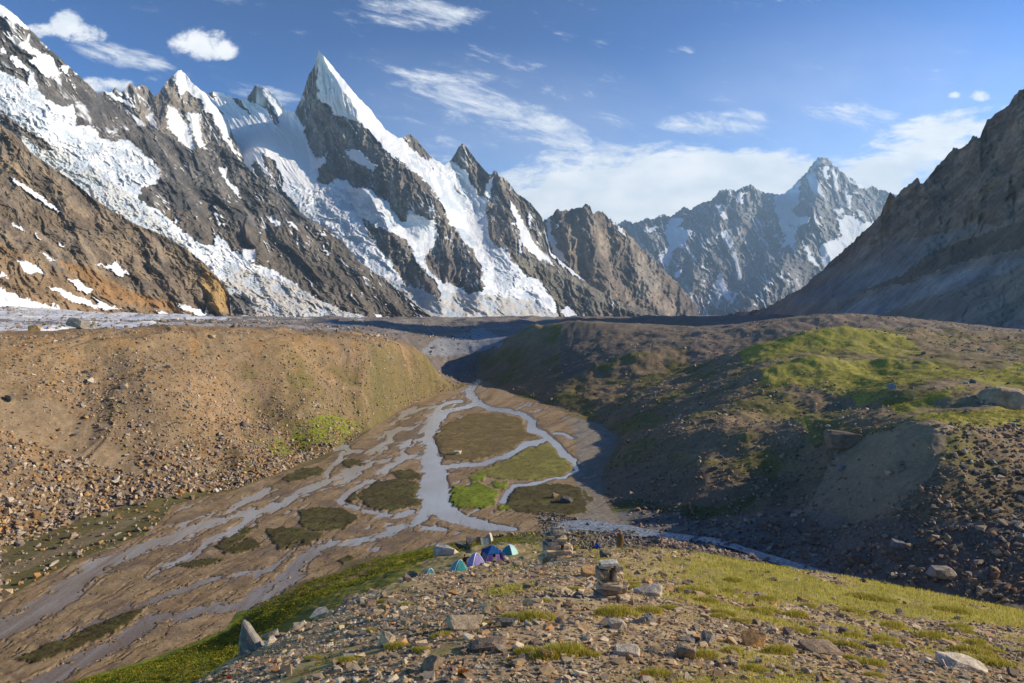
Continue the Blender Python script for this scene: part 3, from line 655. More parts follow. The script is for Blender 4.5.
# the sharp peak and its snow basin
R1 = [(316,56),(309,66),(302,92),(294,112),(304,127),(311,150),(317,158),(328,153),(320,167),(317,182),(331,183),(335,179),(349,180),(351,187),(370,188),(377,196),(390,205),(399,221),(406,222),(407,211),(425,218),(437,222),(452,232),(446,212),(439,199),(425,180),(412,170),(399,159),(383,149),(373,137),(362,123),(349,119),(333,114),(328,104),(318,99),(317,62)]
R4 = [(449,161),(453,162),(467,172),(473,186),(480,195),(489,201),(486,208),(488,227),(490,238),(497,247),(508,251),(517,265),(523,273),(539,281),(549,294),(557,305),(562,316),(562,335),(690,335),(690,300),(645,305),(617,295),(590,280),(562,255),(552,230),(542,205),(516,185),(502,165),(494,160),(489,165),(462,135)]
relief('sharp_peak',
 [(203,97),(208,93),(213,92),(221,93),(235,98),(246,99),(250,94),(255,85.5),(262,86),(267,88),(274,95),(281,104),(287,111),(295,112),(297,107),(300,101),(303,93),(306,83),(309,74),(314,67),(316,60),(318.5,50),(322,54),(328,61),(343,79),(357,96.5),(370,109),(386,130),(399,138),(403,137),(410,133.5),(417,140),(425,150),(431,157),(444,165),(451,160),(455,154),(459,146),(462.5,143),(467,148),(476,160),(489,175),(492,174),(494,170),(496.5,171),(499,177),(502,176),(509,183),(517,194),(525,198),(533,206),(542,217),(546,235),(551,253),(562,262),(577,274),(591,286),(618,301),(642,309),(668,320)],
 [(203,200),(300,290),(400,328),(668,330)],
 [(210,95,4700),(235,100,4700),(290,113,4650),(225,150,4200),(260,150,4000),(290,190,3650),(257,86,4600),(240,190,3700),(300,230,3400),(340,215,3500),(340,195,3700),(350,250,3200),(380,250,3250),(400,290,3000),(430,305,2900),(500,310,3150),(560,318,3450),(665,320,4000),
  (318,50,4300),(345,90,4230),(383,149,4050),(412,170,3950),(440,200,3780),(482,280,3300),(298,110,4480),(308,150,4250),(335,178,3900),(370,188,3750),
  (343,79,4330),(386,130,4400),(425,150,4550),(459,146,4650),(500,177,4600),(542,217,4500),(490,230,4000),(530,240,4080),(551,254,4250),(600,290,4050),(450,190,4250),(465,220,4050),(410,220,3600),(430,245,3500),(510,280,3400)],
 [([(319,49),(330,68),(345,91),(364,124),(384,150),(412,171),(440,200)],130,45,16),
  ([(318,50),(317,80),(318,110),(325,150),(330,180)],60,18,14),
  ([(440,200),(452,222),(466,246),(478,270),(483,292)],130,26,14),([(366,190),(380,215),(398,240),(415,262),(440,297)],100,18,12),
  ([(462,143),(468,165),(478,185),(490,205)],90,16,12),([(500,178),(507,205),(513,235),(530,255),(560,275),(600,300),(650,318)],150,26,12),
  ([(255,85),(262,94),(275,110),(279,125)],60,10,10),([(372,128),(400,190),(412,212)],40,10,10),([(350,122),(362,160),(372,186)],40,12,12),([(500,250),(520,272),(545,305)],60,10,12)],
 painter((.17,.145,.12),SNOW,[
  ('rock',R1),('snow',[(345,150),(352,148),(362,154),(377,165),(375,171),(363,166),(350,157)]),('snow',[(362,206),(368,195),(377,195),(386,210),(396,233),(385,229),(370,221)]),
  ('snow',[(385,150),(392,153),(400,162),(413,172),(404,166),(392,157)]),
  ('snow',[(393,206),(399,220),(410,235),(425,232),(434,244),(425,262),(417,256),(408,242),(400,236)]),
  ('rock',[(437,222),(444,216),(460,236),(471,249),(479,263),(483,278),(482,292),(470,294),(452,284),(436,278),(423,262),(436,244)]),
  ('rock',[(362,217),(375,227),(393,232),(403,238),(410,247),(414,259),(424,270),(433,281),(440,292),(440,299),(422,289),(404,286),(400,276),(391,261),(377,246),(370,236)]),
  ('rock',R4),('rock',[(400,134),(410,130),(419,140),(432,156),(430,160),(422,157),(410,146)]),
  ('rock',[(247,99),(254,82),(257,87),(265,97),(273,108),(278,118),(279,127),(272,119),(266,110),(256,103)]),
  ('rock',[(261,152),(275,164),(285,180),(283,187),(274,179),(266,166)]),('rock',[(254,160),(265,171),(280,187),(295,205),(302,214),(288,208),(270,194),(252,172)]),
  ('rock',[(232,96),(238,97),(246,107),(252,116),(240,106)]),('snow',[(240,98),(247,100),(256,110),(246,109)]),
  ('rock',[(208,95),(212,90),(216,96),(214,99)]),
  ('part',[(483,275),(495,272),(520,280),(535,295),(545,306),(530,305),(510,299),(495,294),(484,291)],.02),
  ('snow',[(487,180),(493,178),(491,200),(484,196)]),('snow',[(508,198),(513,203),(523,222),(532,240),(545,262),(536,256),(521,238)]),('snow',[(518,238),(530,241),(545,253),(555,266),(540,259),(525,247)]),
  ('snow',[(529,212),(533,216),(530,230),(527,220)]),('snow',[(546,210),(552,225),(556,245),(572,265),(600,290),(580,282),(560,264),(550,254),(544,232)]),
  ('snow',[(600,292),(620,303),(645,311),(618,304)]),
  ('col',[(512,258),(560,268),(600,290),(668,322),(640,335),(562,335),(556,305),(540,280),(524,272)],(.19,.17,.13)),
  ('snow',[(560,308),(566,307),(576,312),(578,318),(565,318)]),
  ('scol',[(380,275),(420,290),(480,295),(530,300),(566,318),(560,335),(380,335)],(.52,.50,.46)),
  ('scol',[(203,90),(297,108),(310,150),(318,190),(300,200),(203,200)],(.80,.83,.87)),
  ('crev',[(285,180),(300,185),(330,186),(370,192),(400,225),(430,260),(440,300),(400,300),(350,260),(300,215)],6.0,20),
  ('crev',[(450,225),(480,235),(515,262),(540,285),(560,318),(430,318),(400,295),(440,290),(484,295),(480,260)],4.5,30),
  ('flute',[(317,55),(330,68),(345,91),(364,124),(362,123),(349,119),(333,114),(328,104),(318,99)],5.0,80),('flute',[(203,97),(250,100),(297,112),(310,150),(318,190),(290,190),(240,160)],2.5,55),
  ('crev',[(400,142),(430,160),(455,165),(485,200),(488,235),(450,210),(420,175)],4.0,55),
  ],rock2=(.21,.185,.155),default_snow=1.0,speck=.22),
 ang=68, nscale=26, namp=12, fine=5.5, jag=.8, mat=M_mount, seed=53)

# jagged rock massif at the middle
relief('jagged_massif',
 [(520,260),(535,230),(545,219),(550,216),(553,214),(558,209),(563,212),(568,211),(574.6,207),(579,209),(587,203.5),(591,208),(593,214),(599,210),(609,218),(622,228),(632,237),(640,247),(652,259),(665,272),(677,282),(689,296),(696,308),(701,320)],
 [(520,330),(701,332)],
 [(530,240,5000),(558,210,5300),(587,204,5400),(632,237,5600),(665,272,5700),(700,318,5700),(560,290,4500),(600,300,4600),(650,312,4900),(590,250,4950),(640,280,5100)],
 [([(587,204),(592,235),(600,270),(610,300)],160,22,18),([(622,228),(635,262),(650,290),(660,316)],150,18,20),([(558,210),(566,240),(572,270)],110,14,14),([(652,262),(672,290),(690,318)],130,14,14)],
 painter((.165,.13,.10),SNOW,[('snow',[(545,216),(549,218),(556,245),(572,267),(556,258),(548,240)]),('snow',[(608,216),(622,229),(628,238),(616,229)]),
  ('col',[(640,250),(655,262),(662,285),(650,300),(640,300),(635,270)],(.27,.23,.18)),('snow',[(555,225),(560,218),(557,228)])],rock2=(.215,.17,.125),speck=.0),
 ang=75, nscale=24, namp=12, fine=5, jag=1.8, mat=M_mount, seed=71)

# distant range with the pyramid
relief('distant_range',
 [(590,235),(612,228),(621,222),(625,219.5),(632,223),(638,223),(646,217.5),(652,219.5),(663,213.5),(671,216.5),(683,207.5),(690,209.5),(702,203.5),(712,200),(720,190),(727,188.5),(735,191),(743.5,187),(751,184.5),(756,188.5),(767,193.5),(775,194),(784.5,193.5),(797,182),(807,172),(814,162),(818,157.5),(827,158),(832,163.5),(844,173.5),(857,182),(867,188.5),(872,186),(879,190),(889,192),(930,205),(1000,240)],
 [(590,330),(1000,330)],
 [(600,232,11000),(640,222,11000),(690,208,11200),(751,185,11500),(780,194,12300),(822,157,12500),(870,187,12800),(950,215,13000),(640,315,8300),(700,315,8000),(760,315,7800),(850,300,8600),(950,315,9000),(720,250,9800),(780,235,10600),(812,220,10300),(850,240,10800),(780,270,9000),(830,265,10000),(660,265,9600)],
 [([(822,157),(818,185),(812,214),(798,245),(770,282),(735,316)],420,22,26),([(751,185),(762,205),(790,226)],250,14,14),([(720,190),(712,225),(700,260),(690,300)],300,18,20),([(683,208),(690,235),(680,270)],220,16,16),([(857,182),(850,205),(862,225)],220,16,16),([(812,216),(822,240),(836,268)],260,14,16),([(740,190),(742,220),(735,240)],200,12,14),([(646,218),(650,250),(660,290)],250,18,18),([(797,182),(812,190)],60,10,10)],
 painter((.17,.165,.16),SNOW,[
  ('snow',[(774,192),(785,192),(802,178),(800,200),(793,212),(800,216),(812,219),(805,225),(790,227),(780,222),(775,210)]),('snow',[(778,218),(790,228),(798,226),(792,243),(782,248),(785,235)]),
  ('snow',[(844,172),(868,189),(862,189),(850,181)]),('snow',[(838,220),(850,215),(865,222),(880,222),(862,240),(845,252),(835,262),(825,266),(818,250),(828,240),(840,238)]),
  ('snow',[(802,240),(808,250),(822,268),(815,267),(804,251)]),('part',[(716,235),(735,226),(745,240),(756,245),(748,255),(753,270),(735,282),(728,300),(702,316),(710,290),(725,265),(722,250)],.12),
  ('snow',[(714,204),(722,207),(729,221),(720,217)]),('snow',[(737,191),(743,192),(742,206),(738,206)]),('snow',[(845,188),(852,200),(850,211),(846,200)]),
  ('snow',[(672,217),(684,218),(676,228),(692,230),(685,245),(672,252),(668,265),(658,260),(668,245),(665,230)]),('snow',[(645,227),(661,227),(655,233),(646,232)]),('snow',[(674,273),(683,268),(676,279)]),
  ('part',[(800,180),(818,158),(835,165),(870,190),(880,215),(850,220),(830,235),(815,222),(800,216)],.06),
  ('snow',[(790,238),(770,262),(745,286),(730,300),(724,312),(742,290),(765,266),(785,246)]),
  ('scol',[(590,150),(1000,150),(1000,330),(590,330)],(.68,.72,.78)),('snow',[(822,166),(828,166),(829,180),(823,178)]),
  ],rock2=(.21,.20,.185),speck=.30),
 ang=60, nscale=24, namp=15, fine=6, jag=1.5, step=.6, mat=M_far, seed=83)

# right-hand mountain side
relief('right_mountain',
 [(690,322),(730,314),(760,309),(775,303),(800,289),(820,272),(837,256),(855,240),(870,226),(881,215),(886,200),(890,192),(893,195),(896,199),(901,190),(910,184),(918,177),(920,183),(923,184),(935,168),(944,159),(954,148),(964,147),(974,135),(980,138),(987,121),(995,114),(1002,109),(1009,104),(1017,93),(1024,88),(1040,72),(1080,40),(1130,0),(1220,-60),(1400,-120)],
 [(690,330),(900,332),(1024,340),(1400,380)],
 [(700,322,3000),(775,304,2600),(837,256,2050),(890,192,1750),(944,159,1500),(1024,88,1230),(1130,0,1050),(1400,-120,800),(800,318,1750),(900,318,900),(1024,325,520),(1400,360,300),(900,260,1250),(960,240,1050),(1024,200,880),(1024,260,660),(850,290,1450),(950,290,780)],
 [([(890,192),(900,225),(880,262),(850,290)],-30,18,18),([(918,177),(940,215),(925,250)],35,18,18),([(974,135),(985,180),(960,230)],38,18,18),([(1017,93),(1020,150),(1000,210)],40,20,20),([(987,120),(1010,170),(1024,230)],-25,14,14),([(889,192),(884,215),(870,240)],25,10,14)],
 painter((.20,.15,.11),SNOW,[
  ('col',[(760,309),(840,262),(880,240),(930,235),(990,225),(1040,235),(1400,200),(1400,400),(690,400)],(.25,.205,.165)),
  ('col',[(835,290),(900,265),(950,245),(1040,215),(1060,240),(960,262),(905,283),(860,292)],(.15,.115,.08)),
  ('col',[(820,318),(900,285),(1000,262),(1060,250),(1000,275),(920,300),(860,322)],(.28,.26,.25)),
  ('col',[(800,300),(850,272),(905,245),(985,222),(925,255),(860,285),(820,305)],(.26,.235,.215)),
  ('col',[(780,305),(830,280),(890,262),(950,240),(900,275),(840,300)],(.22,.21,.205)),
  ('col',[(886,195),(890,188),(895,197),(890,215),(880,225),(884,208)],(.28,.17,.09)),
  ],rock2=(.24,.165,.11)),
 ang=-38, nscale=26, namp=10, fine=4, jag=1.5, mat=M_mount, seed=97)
# ------------------------------------------------------------------ stones
def hull_mesh(n, sx=1, sy=1, sz=1, seed=0, box=.0):
    r = np.random.default_rng(seed); bm = bmesh.new()
    for i in range(n):
        p = r.normal(size=3); p /= np.linalg.norm(p)
        if box: p = np.sign(p) * np.abs(p) ** (1 - box) ; p /= max(abs(p)) ** .6
        p *= r.uniform(.82, 1.0)
        bm.verts.new((p[0] * sx, p[1] * sy, p[2] * sz))
    res = bmesh.ops.convex_hull(bm, input=bm.verts)
    dead = [e for e in res['geom_interior'] if isinstance(e, bmesh.types.BMVert)]
    bmesh.ops.delete(bm, geom=dead, context='VERTS')
    bmesh.ops.triangulate(bm, faces=bm.faces)
    bmesh.ops.recalc_face_normals(bm, faces=bm.faces)
    bm.verts.ensure_lookup_table(); bm.verts.index_update()
    V = np.array([v.co[:] for v in bm.verts]); Fc = np.array([[v.index for v in f.verts] for f in bm.faces])
    V = V - (V.max(0) + V.min(0)) / 2; V[:, 0] *= sx / np.abs(V[:, 0]).max(); V[:, 1] *= sy / np.abs(V[:, 1]).max(); V[:, 2] *= sz / np.abs(V[:, 2]).max()
    bm.free(); return V, Fc

LOW = [hull_mesh(11, 1, random.uniform(.6, 1), random.uniform(.45, .85), 100 + i, .35) for i in range(14)]
FLATS = [hull_mesh(12, 1, random.uniform(.55, .95), random.uniform(.18, .4), 200 + i, .5) for i in range(14)]

def rotm(n, tilt, r):
    a = r.uniform(0, 2 * math.pi, n); b = r.normal(0, tilt, n); c = r.normal(0, tilt, n)
    ca, sa, cb, sb, cc, sn = np.cos(a), np.sin(a), np.cos(b), np.sin(b), np.cos(c), np.sin(c)
    R = np.zeros((n, 3, 3))
    R[:, 0, 0] = ca * cb; R[:, 0, 1] = ca * sb * sn - sa * cc; R[:, 0, 2] = ca * sb * cc + sa * sn
    R[:, 1, 0] = sa * cb; R[:, 1, 1] = sa * sb * sn + ca * cc; R[:, 1, 2] = sa * sb * cc - ca * sn
    R[:, 2, 0] = -sb; R[:, 2, 1] = cb * sn; R[:, 2, 2] = cb * cc
    return R

def scatter(name, P, size, shapes, pal, tilt, mat, sink=.25, seed=0, vary=.25, **props):
    """merge many stones into one mesh; P (n,3) ground points"""
    r = np.random.default_rng(seed); n = len(P); R = rotm(n, tilt, r); k = r.integers(0, len(shapes), n)
    pal = np.array(pal); colr = pal[r.integers(0, len(pal), n)] * (1 + r.uniform(-vary, vary, n))[:, None]
    Vs, Fs, Cs, off = [], [], [], 0
    for j, (v, f) in enumerate(shapes):
        m = np.where(k == j)[0]
        if not len(m): continue
        w = np.einsum('nij,vj->nvi', R[m], v) * size[m, None, None] * .5
        w = w + P[m][:, None, :]; w[:, :, 2] += (size[m] * .5 * (v[:, 2].max() - v[:, 2].min()) * (.5 - sink))[:, None]
        nv = len(v); ff = f[None] + (np.arange(len(m)) * nv)[:, None, None] + off
        Vs.append(w.reshape(-1, 3)); Fs.append(ff.reshape(-1, 3)); Cs.append(np.repeat(colr[m], nv, 0)); off += nv * len(m)
    me = np_mesh(name, np.concatenate(Vs), np.concatenate(Fs), False, np.concatenate(Cs))
    return link(name, me, mat, **props)

M_stone = col_mat('stone_rubble', rough=.9, scale=5, amp=.22, bump=.5, bd=.04)
PAL_WARM = [(.38,.27,.15),(.45,.34,.21),(.30,.25,.20),(.22,.165,.11),(.52,.44,.33),(.44,.25,.09),(.15,.125,.11),(.36,.30,.24),(.33,.20,.09)]
PAL_COLD = [(.29,.22,.14),(.37,.29,.20),(.23,.18,.13),(.34,.23,.14),(.43,.35,.26),(.28,.18,.115),(.17,.14,.11),(.25,.23,.20)]
PAL_HILL = [(.43,.315,.18),(.50,.39,.24),(.34,.25,.15),(.25,.185,.115),(.58,.48,.34),(.46,.265,.13),(.19,.15,.11),(.40,.32,.22),(.30,.25,.185)]
SHU = [-60,-30,0,40,75,110,145,163,205,235,290,345,395,440,458]
SHV = [640,620,603,580,562,548,535,520,497,491,471,448,413,394,389]
CRU = [-100,0,50,100,150,200,250,300,350,380,402,425,446]
CRD = [150,165,173,182,191,200,212,225,238,250,275,292,312]
def ln(r, med, s, lo, hi, n): return np.clip(med * np.exp(r.normal(0, s, n)), lo, hi)

r = np.random.default_rng(11)
n = 34000; u = r.uniform(-60, 455, n); t = r.uniform(0, 1, n) ** 1.25
d0 = ZDV = np.array([ZD(q) for q in SHV]); ds = np.interp(u, SHU, d0); dc = np.interp(u, CRU, CRD)
d = ds + 2 + t * (dc * 1.02 - ds - 2)
X = (u - W2) / F / CP; x = X * d; v = 305 + 0 * u
z = ground(x, d); u_, v_ = proj(x, d, z)
dens = np.clip(1.15 - (u_ / 420) * .55 + .6 * fbm(x / 14, d / 14, 3, 88), .12, 1) * smooth(330, 400, v_ + 30)
dens = np.where(inpoly(u_, v_, [(0,385),(60,400),(130,455),(150,478),(95,462),(0,430)]), .12, dens)
dens = np.where(inpoly(u_, v_, [(0,545),(60,528),(110,508),(160,497),(215,488),(200,505),(165,520),(140,545),(70,570),(0,606)]), .07, dens)
keep = (r.uniform(0, 1, n) < dens) & (z > .1)
x, d, z, v_ = x[keep], d[keep], z[keep], v_[keep]; n = len(x)
size = ln(r, .34, .55, .15, 1.1, n) * (.75 + .55 * smooth(360, 500, v_))
scatter('moraine_rubble', np.stack([x, d, z], 1), size, LOW, PAL_WARM, .4, M_stone, seed=1, kind='stuff')

n = 52000; u = r.uniform(470, 1075, n); d = np.exp(r.uniform(math.log(78), math.log(350), n))
x = (u - W2) / F / CP * d; z = ground(x, d); u_, v_ = proj(x, d, z)
tx = inpoly(u_, v_, [(735,350),(790,335),(850,329),(905,340),(1030,362),(1030,425),(935,424),(903,420),(880,390),(760,378)])
dens = np.clip(.55 + .9 * fbm(x / 12, d / 12, 4, 89), .1, 1); dens = np.where(tx, dens * .10, dens)
scree = inpoly(u_, v_, [(640,500),(800,520),(860,440),(940,430),(1040,430),(1040,620),(900,590),(760,560),(640,540)])
dens = np.where(scree, 1.0, dens); dens = np.where(inpoly(u_, v_, [(850,440),(905,428),(955,435),(935,470),(880,515),(830,528),(815,500)]), .1, dens)
gg = ground_parts(x, d); _sd = np.min(np.abs(x[:, None] - STREAM[0][None, ::3]) + np.abs(d[:, None] - STREAM[1][None, ::3]), 1)
keep = (r.uniform(0, 1, n) < dens) & ((_sd > 2.4) | (r.uniform(0, 1, n) < .25)) & (gg[3] > 1.0) & (z > .15) & (d > np.where(u > 640, 78, 105))
x, d, z = x[keep], d[keep], z[keep]; n = len(x)
size = ln(r, .29, .6, .13, 1.2, n)
scatter('slope_rubble', np.stack([x, d, z], 1), size, LOW, PAL_COLD, .4, M_stone, seed=2, kind='stuff')

# gravel on the river flat near the stream mouth
n = 5000; u = r.uniform(540, 760, n); v = r.uniform(512, 548, n)
d = np.interp(u, [540,640,760], [121,110,98]) + r.uniform(-14, 9, n); x = (u - W2) / F / CP * d; z = ground(x, d)
scatter('stream_cobbles', np.stack([x, d, z + .02], 1), ln(r, .3, .5, .12, .9, n), LOW, [(.20,.19,.175),(.27,.25,.22),(.15,.14,.125),(.24,.21,.17)], .4, M_stone, seed=3, kind='stuff')

n = 115000; u = r.uniform(-40, 1070, n); d = np.exp(r.uniform(math.log(8.2), math.log(100), n))
x = (u - W2) / F / CP * d; z = ground(x, d); u_, v_ = proj(x, d, z)
brow = np.interp(u_, [0,200,255,300,350,400,440,490,540,620,700,800,900,1024], [12,18,26,32,40,52,66,84,96,88,84,66,56,50])
gh_ = fbm(x / 2.6, d / 3.6, 5, 50); gr = smooth(575, 760, u_) * smooth(-.15, .25, fbm(x / 5, d / 7, 4, 51) + np.where(d > 30, .35, -.12))
dens = np.clip(1.0 - .95 * gr - 1.5 * smooth(.12, .35, gh_), .04, 1) * np.clip(1.0 + .8 * fbm(x / 3, d / 3, 3, 90), .3, 1)
keep = (r.uniform(0, 1, n) < dens) & (d < brow) 
x, d, z = x[keep], d[keep], z[keep]; n = len(x)
size = ln(r, .041, .62, .016, .24, n) * (d / 10) ** .62
scatter('hillside_rubble', np.stack([x, d, z], 1), size, FLATS + LOW[:6], PAL_HILL, .22, M_stone, seed=4, sink=.3, kind='stuff')
n = 5000; u = r.uniform(0, 480, n); d = np.exp(r.uniform(math.log(200), math.log(1300), n)); x = (u - W2) / F * d; z = ground(x, d)
kp = d > np.interp(u, CRU, CRD) * 1.05; x, d, z = x[kp], d[kp], z[kp]
scatter('glacier_rubble', np.stack([x, d, z], 1), ln(r, .8, .5, .3, 2.6, len(x)) * (d / 300) ** .5, LOW, PAL_COLD, .4, M_stone, seed=5, kind='stuff')

# single boulders -----------------------------------------------------------
m, nt, b = newmat('boulder_stone')
tc = nt.nodes.new('ShaderNodeTexCoord').outputs['Object']; oi = nt.nodes.new('ShaderNodeObjectInfo')
n1 = noise_node(nt, tc, 2.2, 7, .68); n2 = noise_node(nt, tc, 9, 5, .65); n3 = noise_node(nt, tc, .9, 4, .6, dist=1.0)
f = mth(nt, 'MULTIPLY', maprange(nt, n1, .3, .7, .68, 1.32), maprange(nt, n2, .3, .7, .8, 1.2))
f = mth(nt, 'MULTIPLY', f, maprange(nt, n3, .42, .5, .82, 1.08))
nt.links.new(mulcol(nt, oi.outputs['Color'], f), b.inputs['Base Color']); b.inputs['Roughness'].default_value = .88
bp = nt.nodes.new('ShaderNodeBump'); bp.inputs['Strength'].default_value = .7; bp.inputs['Distance'].default_value = .06
nt.links.new(mth(nt, 'ADD', n1, mth(nt, 'MULTIPLY', n2, .4)), bp.inputs['Height']); nt.links.new(bp.outputs[0], b.inputs['Normal'])
M_boulder = m

def fine_rock(name, V, Fc, sub=1, rough=.05, seed=0):
    """chipped, uneven surface on top of a hull; unit size"""
    bm = bmesh.new(); vs = [bm.verts.new(tuple(p)) for p in V]
    for f_ in Fc:
        try: bm.faces.new([vs[i] for i in f_])
        except ValueError: pass
    bmesh.ops.dissolve_limit(bm, angle_limit=math.radians(14), verts=bm.verts, edges=bm.edges)
    bmesh.ops.bevel(bm, geom=list(bm.edges), offset=.035, segments=1, affect='EDGES', clamp_overlap=True)
    bmesh.ops.triangulate(bm, faces=bm.faces)
    for _ in range(sub):
        bmesh.ops.subdivide_edges(bm, edges=[e for e in bm.edges if e.calc_length() > .2], cuts=1, use_grid_fill=True)
        bmesh.ops.triangulate(bm, faces=bm.faces)
    P = np.array([v.co[:] for v in bm.verts])
    q = fbm(P[:, 0] * 2.3 + seed, P[:, 1] * 2.3 + P[:, 2] * 3.1, 4, seed); bm.normal_update()
    for v, k in zip(bm.verts, q): v.co += v.normal * float(k) * rough * 2.0
    me = bpy.data.meshes.new(name); bm.to_mesh(me); bm.free(); me.materials.append(M_boulder)
    return me
BM = []
for i in range(22):
    kind_ = ('blocky', 'flat', 'angular')[i % 3]
    V, Fc = {'blocky': lambda: hull_mesh(22, 1, .8, .75, 300 + i, .5), 'flat': lambda: hull_mesh(22, 1, .75, .3, 300 + i, .55), 'angular': lambda: hull_mesh(11, 1, .7, .7, 300 + i, .3)}[kind_]()
    BM.append((kind_, fine_rock('boulder', V, Fc, 1, .05, i)))

LAND = [('near stone cairn', 610, 585), ('far stone cairn', 557, 545), ('pointed standing rock', 250, 632), ('blue and purple tent', 490, 552), ('small teal tent', 430, 573),
        ('person in brown', 620, 540), ('long low grass tuft', 560, 655), ('red tipped plant', 462, 673), ('huge tan boulder on the knoll', 995, 396),
        ('stream in the gully', 800, 575), ('bright green bank', 315, 434), ('pale ice edge on the ridge', 60, 330), ('grassy flats by the river', 500, 470), ('river bank grass', 90, 545),
        ('top of the left ridge', 250, 333), ('bottom right corner', 1000, 670), ('grassy hummock top', 830, 345), ('bottom left of the hill', 230, 680), ('bare gravel fan', 880, 470), ('shaded river bend', 620, 450)]
CN = [('orange brown', (.42,.25,.10)), ('tan', (.42,.33,.21)), ('pale', (.55,.48,.37)), ('dark grey', (.13,.12,.11)), ('grey', (.29,.255,.21)), ('brown', (.25,.18,.12)), ('bluish grey', (.22,.235,.25))]
USED = {}
def describe(u, v, w, color, shape, noun='boulder', extra=''):
    best = sorted(LAND, key=lambda L: (L[1] - u) ** 2 + ((L[2] - v) * 1.6) ** 2)
    szw = 'large' if w > 15 else ('middling' if w > 8 else 'small')
    for L in best[:4]:
        dx, dy = u - L[1], (v - L[2]) * 1.6
        rel = ('right of' if dx > 0 else 'left of') if abs(dx) > abs(dy) else ('below' if dy > 0 else 'above')
        dist = math.hypot(dx, dy); nearw = 'just ' if dist < 35 else ('' if dist < 90 else 'well ')
        for fmt in ('{s} {c} {h} {n} {k}{r} the {l}', '{c} {h} {n} {q} {k}{r} the {l}'):
            q = 'higher up' if dy < 0 else 'lower down'
            t = fmt.format(s=szw, c=color, h=shape, n=noun, k=nearw, r=rel, l=L[0], q=q)
            if t not in USED: USED[t] = 1; return t
    return t

def boulder(u, d, wm, color=None, shape=None, hm=None, rz=None, name='boulder', label=None, group=None, sink=.22, colr=None, tilt=.12, v=None):
    X = (u - W2) / F / CP; x = X * d; z = gz(x, d)
    if color is None: color, colr = CN[random.randrange(len(CN))]
    elif colr is None: colr = dict(CN)[color]
    opts = [b_ for b_ in BM if shape is None or b_[0] == shape]; sh, me = random.choice(opts)
    o = bpy.data.objects.new(name, me); COL.objects.link(o)
    zs = {'blocky': .75, 'flat': .3, 'angular': .7}[sh]
    s = wm / 2; sz = s if hm is None else hm / (2 * zs)
    o.scale = (s, s, sz); o.rotation_euler = (random.gauss(0, tilt), random.gauss(0, tilt), rz if rz is not None else random.uniform(0, 6.28))
    o.location = (x, d, z + sz * zs * (1 - 2 * sink)); k = random.uniform(.85, 1.15); o.color = (colr[0] * k, colr[1] * k, colr[2] * k, 1)
    uu, vv = proj(x, d, z)
    o['label'] = label or describe(uu, vv, wm * F / d, color, sh); o['category'] = 'boulder'
    if group: o['group'] = group
    return o

# named boulders: u, depth, width px, height px
NB = [(446,86,26,13,'pale','blocky','boulder','large pale cream boulder left of the dark rocks beside the tents'),
      (462,97,18,9,'dark grey','angular','boulder','dark boulder behind the tents, right of the pale one'),
      (470,95,12,11,'dark grey','angular','boulder','dark leaning rock touching the standing blocks behind the tents'),
      (488,97,8,12,'pale','blocky','boulder','tan upright block standing highest behind the blue tent'),
      (480,97,9,9,'orange brown','angular','boulder','rust coloured block between the dark and tan rocks at camp'),
      (845,127,30,19,'brown','blocky','boulder','large shaded brown boulder in the gully below the knolls'),
      (79,196,19,11,'grey','blocky','boulder','rounded grey boulder perched on top of the left ridge'),
      (35,181,10,8,'orange brown','angular','boulder','orange boulder on the left ridge top near the ice'),
      (7,148,9,7,'dark grey','angular','boulder','black boulder at left edge halfway up the brown slope'),
      (85,166,5,4,'dark grey','blocky','boulder','small dark boulder on the upper brown slope at left'),
      (240,176,9,6,'dark grey','angular','boulder','black boulder on the slope above the bright green bank'),
      (317,29,21,11,'pale','angular','boulder','pale angular rock on the hill edge right of the pointed rock'),
      (296,25,13,8,'pale','angular','boulder','pinkish pale rock between the pointed rock and the angular one'),
      (264,24.5,19,10,'grey','angular','boulder','grey slab leaning against the back of the pointed rock'),
      (413,50,17,15,'dark grey','angular','boulder','dark rough block on the hill edge left of the teal tent'),
      (373,45,13,12,'dark grey','angular','boulder','dark block furthest left in the row on the hill edge'),
      (396,48,12,10,'tan','blocky','boulder','tan block between two dark ones on the hill edge'),
      (567,136,13,6,'dark grey','flat','boulder','dark flat rock lying on the shaded green river island'),
      (556,139,9,5,'brown','angular','boulder','brown rock at the left of the dark island rock'),
      (457,180,8,4,'pale','flat','boulder','small pale rock on the olive turf beside the river branch'),
      (488,13.0,36,9,'brown','flat','boulder','broad flat brown slab right of the red tipped plant'),
      (466,15.2,40,8,'tan','flat','boulder','long flat tan slab lying above the red tipped plant'),
      (652,21,30,9,'pale','flat','boulder','pale flat slab just right of the near cairn'),
      (596,30,30,9,'orange brown','flat','boulder','rusty red flat slab uphill left of the near cairn'),
      (975,13.8,46,12,'pale','flat','boulder','pale slab half buried near the bottom right corner'),
      (828,14.2,40,9,'brown','flat','boulder','thin brown slab lying in grass at lower right'),
      (690,12.3,20,15,'tan','blocky','boulder','tan block at the bottom edge right of centre'),
      (630,12.2,26,10,'pale','blocky','boulder','rounded cream stone at the bottom edge below the near cairn'),
      (620,14.5,18,10,'pale','blocky','boulder','white rounded stone below and right of the long grass tuft'),
      (507,14.8,14,10,'dark grey','angular','boulder','dark pointed stone beside the long grass tuft'),
      (950,84,26,12,'grey','flat','boulder','large tilted grey slab on the stream bank at right'),
      (866,92,18,11,'dark grey','angular','boulder','dark boulder standing at the edge of the gully stream'),
      (905,91,14,9,'bluish grey','flat','boulder','bluish slab on the scree just above the gully stream')]
